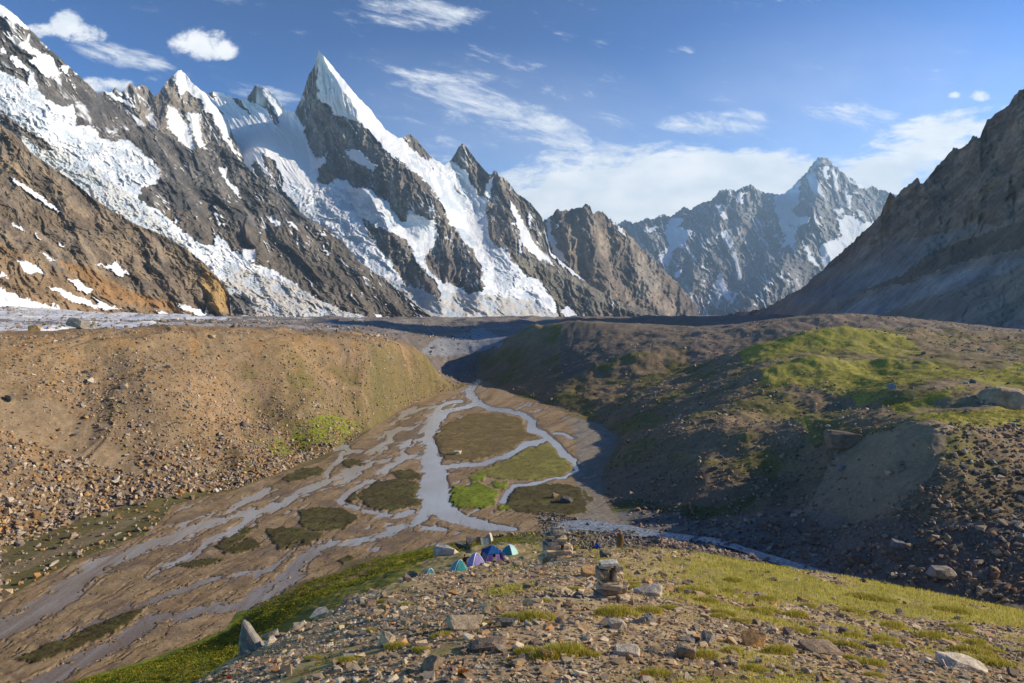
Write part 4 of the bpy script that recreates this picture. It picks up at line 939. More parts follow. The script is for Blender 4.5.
for (u, d, w, h, c, sh, nm_, lb) in NB:
    boulder(u, d, w * d / F, c, sh, h * d / F, rz=random.uniform(-.3, .3), name=nm_, label=lb, sink=.12)

r = random.Random(5)
for i in range(118):                                   # hillside stones
    for _ in range(30):
        u = r.uniform(215, 1015); d = math.exp(r.uniform(math.log(10.5), math.log(50)))
        lim = np.interp(u, [200,255,300,350,400,440,620,700,800,900,1024], [17,22,27,36,46,55,56,50,46,42,38])
        if d < lim and not (u > 700 and r.random() < .35) and not (u > 700 and d > 24 and r.random() < .85) and not (abs(u - 608) < 30 and d < 24): break
    w = min(.75, .125 * (d / 10) ** .8 * math.exp(r.gauss(.2, .35)))
    boulder(u, d, w, shape=r.choice(['flat', 'flat', 'blocky', 'angular']), group='stones on the near hillside', name='boulder', color=r.choice(['tan', 'brown', 'orange brown', 'pale', 'dark grey', 'tan', 'brown', 'grey']))
for i in range(88):                                    # left moraine
    u = r.uniform(5, 440); a = float(np.interp(u, SHU, ZDV)); c = float(np.interp(u, CRU, CRD)); t = r.random() ** 1.3
    boulder(u, a + 12 + t * (c - a - 14), min(2.0, .95 * math.exp(r.gauss(.1, .35))), color=r.choice(['orange brown', 'tan', 'pale', 'grey', 'tan', 'dark grey']), group='boulders on the left ridge slope')
for i in range(52):                                    # right slopes
    u = r.uniform(600, 1020); d = math.exp(r.uniform(math.log(96), math.log(260)))
    boulder(u, d, min(2.0, .85 * math.exp(r.gauss(.1, .4))), color=r.choice(['grey', 'brown', 'tan', 'dark grey', 'bluish grey']), group='boulders on the right slopes')

# the pointed standing rock
def custom_rock(name, pts, u, d, colr, label, scale=1, rz=0, category='boulder'):
    bm = bmesh.new(); [bm.verts.new(p) for p in pts]; bmesh.ops.convex_hull(bm, input=bm.verts)
    bmesh.ops.triangulate(bm, faces=bm.faces); bm.verts.index_update(); bm.verts.ensure_lookup_table()
    V = np.array([v.co[:] for v in bm.verts]); Fc = np.array([[v.index for v in f.verts] for f in bm.faces]); bm.free()
    me = fine_rock(name, V, Fc, 2, .03, 77)
    o = bpy.data.objects.new(name, me); COL.objects.link(o); x, d, z = on_ray(u, d)
    o.location = (x, d, z - .08 * scale); o.scale = (scale,) * 3; o.rotation_euler = (0, 0, rz); o.color = (*colr, 1); o['label'] = label; o['category'] = category
    return o
custom_rock('standing_rock', [(-.38,-.25,0),(.42,-.2,0),(.4,.3,0),(-.35,.3,0),(-.40,-.15,.5),(-.30,-.1,1.12),(-.24,.02,1.15),(-.05,-.1,.78),(.22,-.1,.42),(.38,.1,.2),(-.36,.2,.7)],
            251, 22.6, (.25,.235,.205), 'tall pointed grey rock standing alone at the left edge of the hill', 1.05)

custom_rock('boulder', [(-.5,-.2,0),(-.42,-.25,.22),(-.36,.2,.30),(-.2,-.24,.42),(-.05,-.2,.40),(.1,.22,.46),(.30,-.24,.40),(.42,-.1,.42),(.5,-.2,.18),(.48,.25,.1),(.46,-.25,-.05),(0,-.3,0),(-.4,.3,0),(.1,.4,.2)],
            994, 134, (.38,.28,.17), 'huge rounded tan boulder sitting alone on the grassy knoll at right', 9.2)

# cairns ----------------------------------------------------------------------
def slab_mesh(w, dp, h, seed):
    rr = random.Random(seed); P = []
    for sx in (-1, 1):
        for sy in (-1, 1):
            for sz in (-1, 1): P.append((sx * w / 2 * rr.uniform(.8, 1), sy * dp / 2 * rr.uniform(.75, 1), sz * h / 2 * rr.uniform(.8, 1)))
    for k in range(5):
        a = rr.uniform(0, 6.28); P.append((math.cos(a) * w / 2, math.sin(a) * dp / 2, rr.uniform(-.3, .3) * h))
    bm = bmesh.new(); [bm.verts.new(p) for p in P]; res = bmesh.ops.convex_hull(bm, input=bm.verts)
    bmesh.ops.delete(bm, geom=[e for e in res['geom_interior'] if isinstance(e, bmesh.types.BMVert)], context='VERTS')
    bmesh.ops.bevel(bm, geom=list(bm.edges), offset=h * .06, segments=1, affect='EDGES', clamp_overlap=True)
    bmesh.ops.triangulate(bm, faces=bm.faces)
    bmesh.ops.subdivide_edges(bm, edges=[e for e in bm.edges if e.calc_length() > w * .25], cuts=1)
    bmesh.ops.triangulate(bm, faces=bm.faces)
    for v in bm.verts: v.co += Vector((rr.gauss(0, 1), rr.gauss(0, 1), rr.gauss(0, 1))) * h * .03
    me = bpy.data.meshes.new('stone'); bm.to_mesh(me); bm.free(); me.materials.append(M_boulder); return me
def cairn(u, d, stones, label, name='stone_cairn', scale=1.12):
    x, d, z = on_ray(u, d); t = thing(name, (x, d, z - .03), 0, label, 'cairn', scale=scale)
    for i, (cx, cy, cz, w, dp, h, ty, rz, c) in enumerate(stones):
        o = bpy.data.objects.new('stone', slab_mesh(w, dp, h, i * 7 + int(u))); COL.objects.link(o); o.parent = t
        o.location = (cx, cy, cz); o.rotation_euler = (0, ty, rz); o.color = (*c, 1)
TN, GY, DK, LT = (.54,.41,.25), (.40,.34,.25), (.24,.20,.155), (.58,.54,.46)
cairn(609, 19.2, [(-.1,0,.08,.62,.5,.24,0,.1,GY),(.3,-.05,.08,.36,.42,.26,.1,.5,TN),(0.1,.05,.27,.74,.5,.17,-.04,.2,DK),(.02,0,.40,.66,.46,.13,.05,-.1,GY),(.05,.02,.51,.6,.46,.10,-.08,.3,TN),
      (-.16,0,.70,.34,.36,.28,.02,.1,DK),(.2,0,.66,.24,.34,.24,.15,.4,TN),(.02,.14,.68,.56,.22,.30,0,0,DK),(.24,.0,.84,.2,.26,.13,-.1,.2,GY),(-.1,.02,.88,.34,.30,.09,0,-.2,GY),(.0,0,.97,.46,.34,.08,-.03,.1,LT),(.36,-.2,.06,.2,.2,.2,.2,.1,LT),(-.32,-.2,.06,.34,.3,.18,-.2,.6,GY)],
      'near stone cairn of stacked slabs with a pale slab on top')
cairn(557, 42.5, [(0,0,.25,1.3,1.1,.62,.0,.1,TN),(-.6,-.2,.1,.6,.6,.35,-.2,.4,TN),(.42,-.1,.40,.5,.6,.7,.25,.2,TN),(-.25,0,.62,.95,.8,.3,.05,0,GY),(-.1,0,.83,.95,.75,.2,-.06,.3,DK),(.1,.0,.98,.8,.6,.17,.04,0,TN),
      (-.15,0,1.12,.9,.6,.16,.05,.4,DK),(.05,0,1.27,.85,.55,.15,-.08,0,GY),(0,0,1.40,.62,.5,.13,.05,.3,DK),(-.05,0,1.51,.4,.36,.12,0,.1,GY),(0,0,1.66,.13,.13,.22,.1,0,GY),(.25,0,1.48,.2,.2,.2,.2,0,GY)],
      'far stone cairn built on a broad tan rock near the tents', scale=1.3)

# ------------------------------------------------------------------ grass and small plants
M_leaf = col_mat('leaves', rough=.7, scale=3, amp=.15, bump=0, spec=.2)
nt = M_leaf.node_tree; pb = [q for q in nt.nodes if q.type == 'BSDF_PRINCIPLED'][0]; ot = [q for q in nt.nodes if q.type == 'OUTPUT_MATERIAL'][0]
tl = nt.nodes.new('ShaderNodeBsdfTranslucent'); mx = nt.nodes.new('ShaderNodeMixShader'); mx.inputs[0].default_value = .45
nt.links.new(pb.inputs['Base Color'].links[0].from_socket, tl.inputs['Color']); nt.links.new(pb.outputs[0], mx.inputs[1]); nt.links.new(tl.outputs[0], mx.inputs[2]); nt.links.new(mx.outputs[0], ot.inputs[0])
def blades(P, h, w, colr, rr, lean=.5, n=1):
    """each blade a tapering three-vertex strip bent outwards"""
    k = len(P); a = rr.uniform(0, 2 * math.pi, k); dx, dy = np.cos(a), np.sin(a); l = rr.uniform(.1, 1, k) * lean * h
    V = np.zeros((k, 5, 3)); s = w / 2
    V[:, 0] = P + np.stack([-dy * s, dx * s, 0 * s], 1); V[:, 1] = P - np.stack([-dy * s, dx * s, 0 * s], 1)
    mid = P + np.stack([dx * l * .35, dy * l * .35, h * .6], 1)
    V[:, 2] = mid - np.stack([-dy * s, dx * s, 0 * s], 1) * .75; V[:, 3] = mid + np.stack([-dy * s, dx * s, 0 * s], 1) * .75
    V[:, 4] = P + np.stack([dx * l, dy * l, h], 1)
    b_ = np.arange(k)[:, None] * 5
    Fq = np.concatenate([b_ + [0, 1, 2], b_ + [0, 2, 3], b_ + [3, 2, 4]], 0)
    C_ = np.repeat(colr[:, None, :], 5, 1); 
    return V.reshape(-1, 3), Fq, C_.reshape(-1, 3)

def pick(rr, pal, n, var=.25):
    pal = np.array(pal); return pal[rr.integers(0, len(pal), n)] * (1 + rr.uniform(-var, var, n))[:, None]
GP = [(.46,.43,.06),(.55,.47,.10),(.36,.37,.035),(.60,.50,.16)]
rr = np.random.default_rng(21)
TUFT = []
for i in range(5):
    n = 1300; a = rr.uniform(0, 6.28, n); q = np.sqrt(rr.uniform(0, 1, n)); 
    P = np.stack([np.cos(a) * q * .5, np.sin(a) * q * .28, np.zeros(n)], 1)
    h = rr.uniform(.10, .26, n) * (1.1 - q * .5)
    V, Fq, Cc = blades(P, h, np.full(n, .015), pick(rr, GP, n), rr, .7)
    me = np_mesh('grass_tuft', V, Fq, False, Cc); me.materials.append(M_leaf); TUFT.append(me)
REDT = []
for i in range(2):
    n = 260; a = rr.uniform(0, 6.28, n); q = np.sqrt(rr.uniform(0, 1, n)); P = np.stack([np.cos(a) * q * .22, np.sin(a) * q * .2, np.zeros(n)], 1)
    h = rr.uniform(.12, .3, n); pal = [(.35,.05,.02),(.42,.12,.02)] if i else [(.22,.24,.03),(.28,.26,.03)]
    V, Fq, Cc = blades(P, h, np.full(n, .018), pick(rr, pal, n), rr, .4)
    tips = (np.arange(len(V)) % 5) >= 3; Cc[tips] = (.45, .07, .02)
    me = np_mesh('leafy_plant', V, Fq, False, Cc); me.materials.append(M_leaf); REDT.append(me)
def tuft(u, d, wpx, me=None, name='grass_tuft', label=None, group='grass tufts on the near hillside', cat='grass tuft', hs=1.0):
    X = (u - W2) / F / CP; x = X * d; z = gz(x, d); o = bpy.data.objects.new(name, me or random.choice(TUFT)); COL.objects.link(o)
    s = wpx * d / F; o.scale = (s, s * .9, min(1.15, max(.45, s)) * hs); o.location = (x, d, z - .01); o.rotation_euler = (0, 0, random.uniform(-.5, .5))
    uu, vv = proj(x, d, z); shape_ = random.choice(['spreading', 'clumped', 'ragged', 'wispy', 'rounded'])
    o['label'] = label or describe(float(uu), float(vv), wpx / 2, 'yellow green', shape_, 'grass tuft'); o['category'] = cat
    if group: o['group'] = group
    return o
for (u, v, w) in [(535,622,44),(512,619,26),(615,615,46),(650,613,34),(672,611,24),(560,660,62),(590,657,30),(530,656,34),(706,660,40),(735,652,26),(700,594,36),(680,592,22),(770,602,30),(722,618,24),(800,618,32),(858,648,32),
                  (745,624,22),(785,655,40),(830,643,26),(900,628,34),(940,640,44),(985,655,44),(1010,668,50),(880,668,36),(760,672,30),(660,676,34),(478,628,24),(405,607,20),(382,602,16),(440,640,26),(395,648,30),(345,662,28),
                  (420,655,24),(370,632,18),(340,628,16),(310,662,22),(960,612,40),(870,600,40),(640,590,22),(575,592,20),(545,602,18)]:
    d = 10.0
    for q in np.geomspace(9.5, 60, 70):
        X = (u - W2) / F / CP; zq = gz(X * q, q); d = q
        if proj(X * q, q, zq)[1] <= v: break
    tuft(u, float(d), w)
for i in range(30):
    u = r.uniform(600, 1015); tuft(u, math.exp(r.uniform(math.log(11), math.log(36))), r.uniform(14, 30))
tuft(462, 11.3, 26, REDT[0], 'leafy_plant', 'leafy green plant with bright red tips at the bottom edge', None, 'plant', 1.1)
tuft(648, 10.6, 24, REDT[1], 'leafy_plant', 'low plant with all red leaves at the bottom edge right of centre', None, 'plant', .8)
tuft(588, 12.6, 22, REDT[0], 'leafy_plant', 'orange tipped plant at the right end of the long grass tuft', None, 'plant', .7)
tuft(222, 15.5, 16, REDT[1], 'leafy_plant', 'reddish leafy plant at the lower left end of the hill', None, 'plant', .7)

# turf (uncountable)
n = 170000; u = rr.uniform(480, 1075, n); d = np.exp(rr.uniform(math.log(9.5), math.log(85), n)); x = (u - W2) / F / CP * d
gsel = np.clip(.75 + 1.1 * fbm(x / 1.3, d / 1.8, 3, 52), .15, 1) * smooth(575, 760, u) * smooth(-.15, .25, fbm(x / 5, d / 7, 4, 51) + np.where(d > 30, .35, -.12)) + .7 * smooth(.12, .35, fbm(x / 2.6, d / 3.6, 5, 50))
kp = (rr.uniform(0, 1, n) < gsel) & (d < np.interp(u, [480,560,640,700,800,900,1024], [40,84,80,80,60,54,50])); x, d = x[kp], d[kp]; z = ground(x, d); n = len(x)
sc_ = (d / 20) ** .6
V, Fq, Cc = blades(np.stack([x, d, z - .01], 1), rr.uniform(.05, .14, n) * sc_, .010 * sc_ * np.ones(n) * 2.2, pick(rr, GP, n), rr, .9)
link('turf_grass', np_mesh('turf_grass', V, Fq, False, Cc), M_leaf, kind='stuff')
# low leafy cover along the foot of the hill
def leafclumps(name, x, d, size, pal, seed, per=22, flat_=.6, leaf=.16):
    q = np.random.default_rng(seed); n = len(x); z = ground(x, d)
    c = np.stack([x, d, z], 1); cl = pick(q, pal, n, .3)
    dirs = q.normal(size=(n, per, 3)); dirs /= np.linalg.norm(dirs, axis=2, keepdims=True); dirs[..., 2] = np.abs(dirs[..., 2]) * flat_
    cen = c[:, None] + dirs * size[:, None, None] * q.uniform(.5, 1, (n, per, 1))
    a = q.normal(size=(n, per, 3)); b_ = q.normal(size=(n, per, 3)); a /= np.linalg.norm(a, axis=2, keepdims=True); b_ /= np.linalg.norm(b_, axis=2, keepdims=True)
    L = (leaf * size)[:, None, None] * 2
    V = np.stack([cen - a * L, cen + a * L * .6 + b_ * L * .5, cen + b_ * L], 2).reshape(-1, 3)
    Fq = np.arange(len(V)).reshape(-1, 3); Cc = np.repeat(cl, per * 3, 0) * np.repeat(1 + q.uniform(-.25, .25, n * per), 3)[:, None]
    return link(name, np_mesh(name, V, Fq, False, Cc), M_leaf, kind='stuff')
n = 9000; u = rr.uniform(40, 600, n); dd0 = np.array([ZD(v_) for v_ in (684,668,650,630,600,583,572,556,545,536,533,531)])
sh_d = np.interp(u, [60,110,160,215,262,300,336,403,440,480,510,600], dd0); d = sh_d - rr.uniform(.5, 26, n) ** 1.0; x = (u - W2) / F / CP * d
kp = ground_parts(x, d)[3] > .8; x, d, u = x[kp], d[kp], u[kp]
leafclumps('ground_cover', x, d, rr.uniform(.18, .5, len(x)), [(.13,.18,.015),(.20,.25,.02),(.32,.31,.03),(.42,.33,.03),(.11,.14,.015),(.27,.29,.03)], 31, 18, .5)
n = 2600; u = rr.uniform(262, 362, n); v = rr.uniform(418, 460, n); d = np.interp(v, [418,460], [228,172]) + rr.uniform(-9, 9, n); x = (u - W2) / F / CP * d
z = ground(x, d); uu, vv = proj(x, d, z); kp = inpoly(uu, vv, [(262,452),(280,440),(300,424),(325,416),(362,424),(355,436),(330,446),(300,452),(280,462)]); x, d = x[kp], d[kp]
leafclumps('bank_plants', x, d, rr.uniform(.25, .6, len(x)), [(.15,.17,.015),(.20,.21,.02),(.11,.12,.02)], 33, 18, .5)
n = 16000; u = rr.uniform(720, 1040, n); d = np.exp(rr.uniform(math.log(112), math.log(275), n)); x = (u - W2) / F / CP * d; z = ground(x, d); uu, vv = proj(x, d, z)
nk = fbm(x / 8, d / 8, 4, 33); kp = np.zeros(n, bool)
for poly in ([(735,350),(790,335),(850,329),(905,340),(925,352),(900,358),(850,352),(745,362)],[(760,378),(790,365),(850,364),(1030,368),(1030,385),(960,378),(862,395),(765,386)],[(903,420),(960,412),(1030,400),(1030,425),(935,424)],[(1000,366),(1030,362),(1030,395)],[(870,400),(960,388),(990,390),(900,415)]):
    kp |= inpoly(uu + 8 * nk, vv + 4 * nk, poly)
x, d = x[kp], d[kp]
leafclumps('knoll_turf', x, d, rr.uniform(.25, .55, len(x)), [(.28,.28,.04),(.34,.31,.05),(.20,.21,.03)], 37, 12, .45)
n = 16000; u = rr.uniform(10, 600, n); v = rr.uniform(412, 665, n); zz0 = CAMZ / (-np.array([ray(512, q)[1] for q in v])); x = (u - W2) / F / CP * zz0
gd = ground(x, zz0, True); kp = (gd['turf'] > 0) & gd['ins']
pal_ = np.array([(0,0,0),(.10,.085,.03),(.19,.145,.06),(.22,.20,.05),(.19,.23,.02)])[gd['turf'][kp]]
for k_, nm_ in ((1, 'marsh_turf'), (2, 'brown_turf'), (3, 'olive_turf'), (4, 'bright_turf')):
    s_ = kp & (gd['turf'] == k_)
    if s_.any(): leafclumps(nm_, x[s_], zz0[s_], rr.uniform(.2, .5, s_.sum()), [tuple(np.array([(0,0,0),(.10,.085,.03),(.19,.145,.06),(.22,.20,.05),(.19,.23,.02)][k_]) * q) for q in (.7, 1.0, 1.35)], 40 + k_, 10, .35)
s_ = gd['ins'] & (gd['turf'] == 0) & (gd['cd'] > .5) & (rr.uniform(0, 1, n) < .8)
scatter('sandbar_pebbles', np.stack([x[s_], zz0[s_], gd['z'][s_]], 1), ln(rr, .10, .5, .05, .35, int(s_.sum())), LOW, [(.25,.19,.12),(.3,.24,.16),(.2,.16,.12)], .4, M_stone, seed=8, kind='stuff')
# cover on the hillside: mixed small plants and wild flowers
n = 5200; u = rr.uniform(190, 640, n); d = np.exp(rr.uniform(math.log(10), math.log(60), n)); x = (u - W2) / F / CP * d
kp = (rr.uniform(0, 1, n) < smooth(-.1, .3, fbm(x / 2.2, d / 3, 4, 61)) * np.interp(u, [190, 330, 640], [1.0, .6, .25])); x, d = x[kp], d[kp]
leafclumps('hill_plants', x, d, rr.uniform(.03, .09, len(x)) * (d / 15) ** .5, [(.13,.15,.02),(.20,.21,.03),(.28,.22,.04),(.09,.10,.03),(.30,.12,.03),(.22,.20,.12)], 35, 16, .6, .3)
n = 4200; u = rr.uniform(190, 560, n); d = np.exp(rr.uniform(math.log(10.5), math.log(34), n)); x = (u - W2) / F / CP * d
kp = (rr.uniform(0, 1, n) < smooth(0, .3, fbm(x / 1.6, d / 2, 4, 63) + .05) * np.interp(u, [190, 300, 420, 560], [1.0, .8, .3, .15])); x, d = x[kp], d[kp]
z = ground(x, d) + .05
q = rr.normal(size=(len(x), 3, 3)) * (.013 * (d / 12) ** .5)[:, None, None]; V = (np.stack([x, d, z], 1)[:, None] + q).reshape(-1, 3)
link('wild_flowers', np_mesh('wild_flowers', V, np.arange(len(V)).reshape(-1, 3), False, np.repeat(pick(rr, [(.42,.30,.52),(.50,.38,.58),(.36,.25,.48)], len(x)), 3, 0)), M_leaf, kind='stuff')

# ------------------------------------------------------------------ tents
def tube(bm, pts, rad, seg_=6):
    rings = []
    for i, p in enumerate(pts):
        p = Vector(p); a = Vector(pts[max(i - 1, 0)]); b_ = Vector(pts[min(i + 1, len(pts) - 1)]); t = (b_ - a).normalized()
        n_ = t.orthogonal().normalized() if i == 0 else (n_ - t * n_.dot(t)).normalized(); bb = t.cross(n_)
        rings.append([bm.verts.new(p + (n_ * math.cos(k * 2 * math.pi / seg_) + bb * math.sin(k * 2 * math.pi / seg_)) * rad) for k in range(seg_)])
    for r0, r1 in zip(rings[:-1], rings[1:]):
        for k in range(seg_): bm.faces.new((r0[k], r0[(k + 1) % seg_], r1[(k + 1) % seg_], r1[k]))
    bm.faces.new(rings[0][::-1]); bm.faces.new(rings[-1])
def part(name, bm, mat, parent, label=None, smooth_=True):
    me = bpy.data.meshes.new(name); bmesh.ops.recalc_face_normals(bm, faces=bm.faces); bm.to_mesh(me); bm.free(); me.materials.append(mat)
    me.polygons.foreach_set('use_smooth', [smooth_] * len(me.polygons))
    o = bpy.data.objects.new(name, me); COL.objects.link(o); o.parent = parent
    if label: o['label'] = label
    return o
def fabric(name, c): return plain_mat(name, c, .6, 4, .1)
F_teal = fabric('teal_nylon', (.03,.30,.30)); F_ltteal = fabric('light_teal_nylon', (.30,.58,.56)); F_lil = fabric('lilac_nylon', (.30,.24,.55)); F_white = fabric('white_nylon', (.75,.76,.78))
F_blue = fabric('blue_nylon', (.01,.15,.48)); F_purp = fabric('purple_nylon', (.11,.05,.30)); F_dark = fabric('doorway_shade', (.03,.03,.05)); F_ppurp = fabric('pale_mesh', (.42,.36,.52))
M_pole = plain_mat('tent_pole', (.55,.56,.6), .35)
def dome_pt(th, t, w, h, lift=0.0):
    sq = 1 / max(abs(math.cos(th)), abs(math.sin(th))) ** .75       # squarish footprint, corners carry the poles
    rr_ = w / 2 * sq * .88
    z_ = h * (1 - t ** 2.1); sag = 1 - .06 * (1 - abs(math.sin(2 * th))) * math.sin(math.pi * min(t, 1))
    q = t * sag
    return Vector((math.cos(th) * rr_ * q, math.sin(th) * rr_ * q, z_ + lift))
def sector(th0, th1, w, h, t0=.0, t1=1.0, lift=0.0, n=8, m_=10):
    bm = bmesh.new(); G = [[bm.verts.new(dome_pt(th0 + (th1 - th0) * i / n, t0 + (t1 - t0) * j / m_, w, h, lift)) for j in range(m_ + 1)] for i in range(n + 1)]
    for i in range(n):
        for j in range(m_):
            try: bm.faces.new((G[i][j], G[i + 1][j], G[i + 1][j + 1], G[i][j + 1]))
            except ValueError: pass
    bmesh.ops.remove_doubles(bm, verts=bm.verts, dist=1e-4)
    r_ = bmesh.ops.solidify(bm, geom=bm.faces, thickness=.012)
    return bm
def dome_tent(u, d, w, h, main, panel, label, rz=0, stripe=None):
    x, d, z = on_ray(u, d); t = thing('dome_tent', (x, d, z + .02), rz, label, 'tent')
    q = math.pi / 4
    for k, mt in enumerate((main, panel, main, main)):
        nm = 'door_panel' if k == 1 else 'canopy'
        # front side faces -y
        a = -math.pi / 2 + (k - .5 - 0) * math.pi / 2 - math.pi / 4 * 0
        part(nm, sector(a, a + math.pi / 2, w, h), mt, t, label='lighter door panel' if k == 1 else None)
    for a in (q, 3 * q):
        bm = bmesh.new(); pts = [dome_pt(a, 1 - j / 10, w, h, .02) for j in range(10)] + [dome_pt(a + math.pi, j / 10, w, h, .02) for j in range(11)]
        tube(bm, pts, .022 if stripe is None else .05); part('pole', bm, M_pole if stripe is None else stripe, t)
    for sx in (-1, 1):
        bm = bmesh.new(); tube(bm, [dome_pt(-math.pi / 2 + sx * q, .75, w, h, .02), (sx * w * .8, -w * .75, -.35 * 0)], .006, 4); part('guy_line', bm, M_pole, t)
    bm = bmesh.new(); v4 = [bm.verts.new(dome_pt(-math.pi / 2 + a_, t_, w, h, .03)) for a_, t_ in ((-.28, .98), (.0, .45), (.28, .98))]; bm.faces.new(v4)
    bmesh.ops.solidify(bm, geom=bm.faces, thickness=.01); part('door_shade', bm, F_dark, t, smooth_=False)  # dark triangle on the canopy, painted as the shade inside the doorway
    return t
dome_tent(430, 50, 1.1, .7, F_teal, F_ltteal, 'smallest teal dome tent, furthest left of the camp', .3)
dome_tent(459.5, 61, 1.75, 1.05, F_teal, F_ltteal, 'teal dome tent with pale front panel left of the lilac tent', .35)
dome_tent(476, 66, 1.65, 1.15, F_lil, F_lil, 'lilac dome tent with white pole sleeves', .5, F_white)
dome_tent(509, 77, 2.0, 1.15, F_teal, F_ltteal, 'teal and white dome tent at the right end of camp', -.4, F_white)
# blue and purple dining tent
x, d, z = on_ray(492, 71); T = thing('dining_tent', (x, d, z + .02), .45, 'square tent with blue pyramid roof and purple walls', 'tent')
a, hw, hh = .82, 1.15, 1.85
bm = bmesh.new(); nx = 8
def roofpt(i, j):                                            # gently sagging pyramid
    px_, py_ = -1 + 2 * i / nx, -1 + 2 * j / nx; m_ = max(abs(px_), abs(py_)); return (px_ * a * 1.12, py_ * a * 1.12, hw + (hh - hw) * (1 - m_) ** 1.12)
G = [[bm.verts.new(roofpt(i, j)) for j in range(nx + 1)] for i in range(nx + 1)]
for i in range(nx):
    for j in range(nx): bm.faces.new((G[i][j], G[i + 1][j], G[i + 1][j + 1], G[i][j + 1]))
bmesh.ops.solidify(bm, geom=bm.faces, thickness=.015); part('roof', bm, F_blue, T, smooth_=False)
for sx, sy in ((-1,-1),(1,-1),(1,1),(-1,1)):
    bm = bmesh.new(); tube(bm, [(sx * a, sy * a, hw), (sx * a * 1.22, sy * a * 1.22, 0)], .03); part('pole', bm, F_purp, T)
    bm = bmesh.new(); tube(bm, [(sx * a * 1.1, sy * a * 1.1, hw), (sx * a * 1.9, sy * a * 1.9, -.1)], .008, 4); part('guy_line', bm, M_pole, T)
def wall(p0, p1, f0, f1, mat, lab=None, nm='wall'):
    bm = bmesh.new(); A_, B_ = Vector(p0), Vector(p1); n_ = 8; rows_ = []
    for j in range(5):
        zz = hw * j / 4; k = 1 + .22 * (1 - j / 4); rows_.append([])
        for i in range(n_ + 1):
            f_ = f0 + (f1 - f0) * i / n_; p = A_.lerp(B_, f_) * k * 1.0; nrm = (B_ - A_).normalized().cross(Vector((0, 0, 1))); p = p + nrm * (.025 * math.sin(i * 2.3))
            rows_[-1].append(bm.verts.new((p.x, p.y, zz)))
    for j in range(4):
        for i in range(n_): bm.faces.new((rows_[j][i], rows_[j][i + 1], rows_[j + 1][i + 1], rows_[j + 1][i]))
    bmesh.ops.solidify(bm, geom=bm.faces, thickness=.01); part(nm, bm, mat, T, lab)
c_ = [(-a,-a,0),(a,-a,0),(a,a,0),(-a,a,0)]
wall(c_[0], c_[1], 0, .34, F_purp, nm='door_flap'); wall(c_[0], c_[1], .52, .78, F_lil, 'paler half open flap', 'door_flap'); wall(c_[0], c_[1], .9, 1, F_purp, nm='door_flap')
wall(c_[1], c_[2], 0, 1, F_purp); wall(c_[2], c_[3], 0, 1, F_purp); wall(c_[3], c_[0], 0, .2, F_purp); wall(c_[3], c_[0], .2, .8, F_ppurp, 'pale mesh window wall'); wall(c_[3], c_[0], .8, 1, F_purp)
# grey-blue tarp leaning on the rocks behind the tents
x, d, z = on_ray(486, 89); bm = bmesh.new(); n_ = 8
G = [[bm.verts.new((-.6 + 1.2 * i / n_, 1.1 * j / n_ + .05 * math.sin(i), .15 + .75 * (j / n_) - .12 * math.sin(math.pi * i / n_))) for j in range(n_ + 1)] for i in range(n_ + 1)]
for i in range(n_):
    for j in range(n_): bm.faces.new((G[i][j], G[i + 1][j], G[i + 1][j + 1], G[i][j + 1]))
bmesh.ops.solidify(bm, geom=bm.faces, thickness=.01)
o = part('tarp', bm, fabric('grey_tarp', (.30,.40,.42)), None); o.location = (x, d, z); o.rotation_euler = (0, 0, .2); o['label'] = 'pale grey tarp leaning against the rocks behind the blue tent'; o['category'] = 'tarp'
# kit bag by the right tent
x, d, z = on_ray(505, 72.5); bm = bmesh.new(); bmesh.ops.create_icosphere(bm, subdivisions=3, radius=.3)
for v in bm.verts:
    v.co.x *= 1.3; v.co.y *= .8; v.co.z = max(v.co.z, -.18) * .8; v.co += v.normal * .02 * math.sin(v.co.x * 30)
o = part('kit_bag', bm, fabric('cream_canvas', (.55,.50,.40)), None); o.location = (x, d, z + .15); o['label'] = 'cream kit bag on the ground before the teal and white tent'; o['category'] = 'bag'

# ------------------------------------------------------------------ people
def skin_body(name, verts, edges, radii, mat, parent, root=0):
    me = bpy.data.meshes.new(name); me.from_pydata(verts, edges, []); o = bpy.data.objects.new(name, me); COL.objects.link(o)
    mod = o.modifiers.new('skin', 'SKIN'); mod.use_smooth_shade = True
    for i, sv_ in enumerate(me.skin_vertices[0].data): sv_.radius = (radii[i], radii[i] * .92); sv_.use_root = (i == root)
    o.modifiers.new('sub', 'SUBSURF').levels = 2
    dg = bpy.context.evaluated_depsgraph_get(); m2 = bpy.data.meshes.new_from_object(o.evaluated_get(dg)); m2.name = name
    bpy.data.objects.remove(o); m2.materials.clear()
    for q in mat: m2.materials.append(q[0])
    for p in m2.polygons:
        for k, (mt, test) in enumerate(mat):
            if test(p.center): p.material_index = k
        p.use_smooth = True
    o2 = bpy.data.objects.new(name, m2); COL.objects.link(o2); o2.parent = parent; return o2
SKIN = plain_mat('skin', (.36,.20,.13), .6); TROUS = plain_mat('dark_cloth', (.025,.025,.03), .9); M_brown = plain_mat('brown_wool', (.34,.22,.09), .95, 12); M_hat = plain_mat('red_wool', (.55,.10,.04), .9)
M_bluej = plain_mat('blue_jacket', (.02,.06,.35), .7); M_redj = plain_mat('dark_red_jacket', (.22,.03,.03), .8); M_hair = plain_mat('black_hair', (.012,.010,.01), .6)
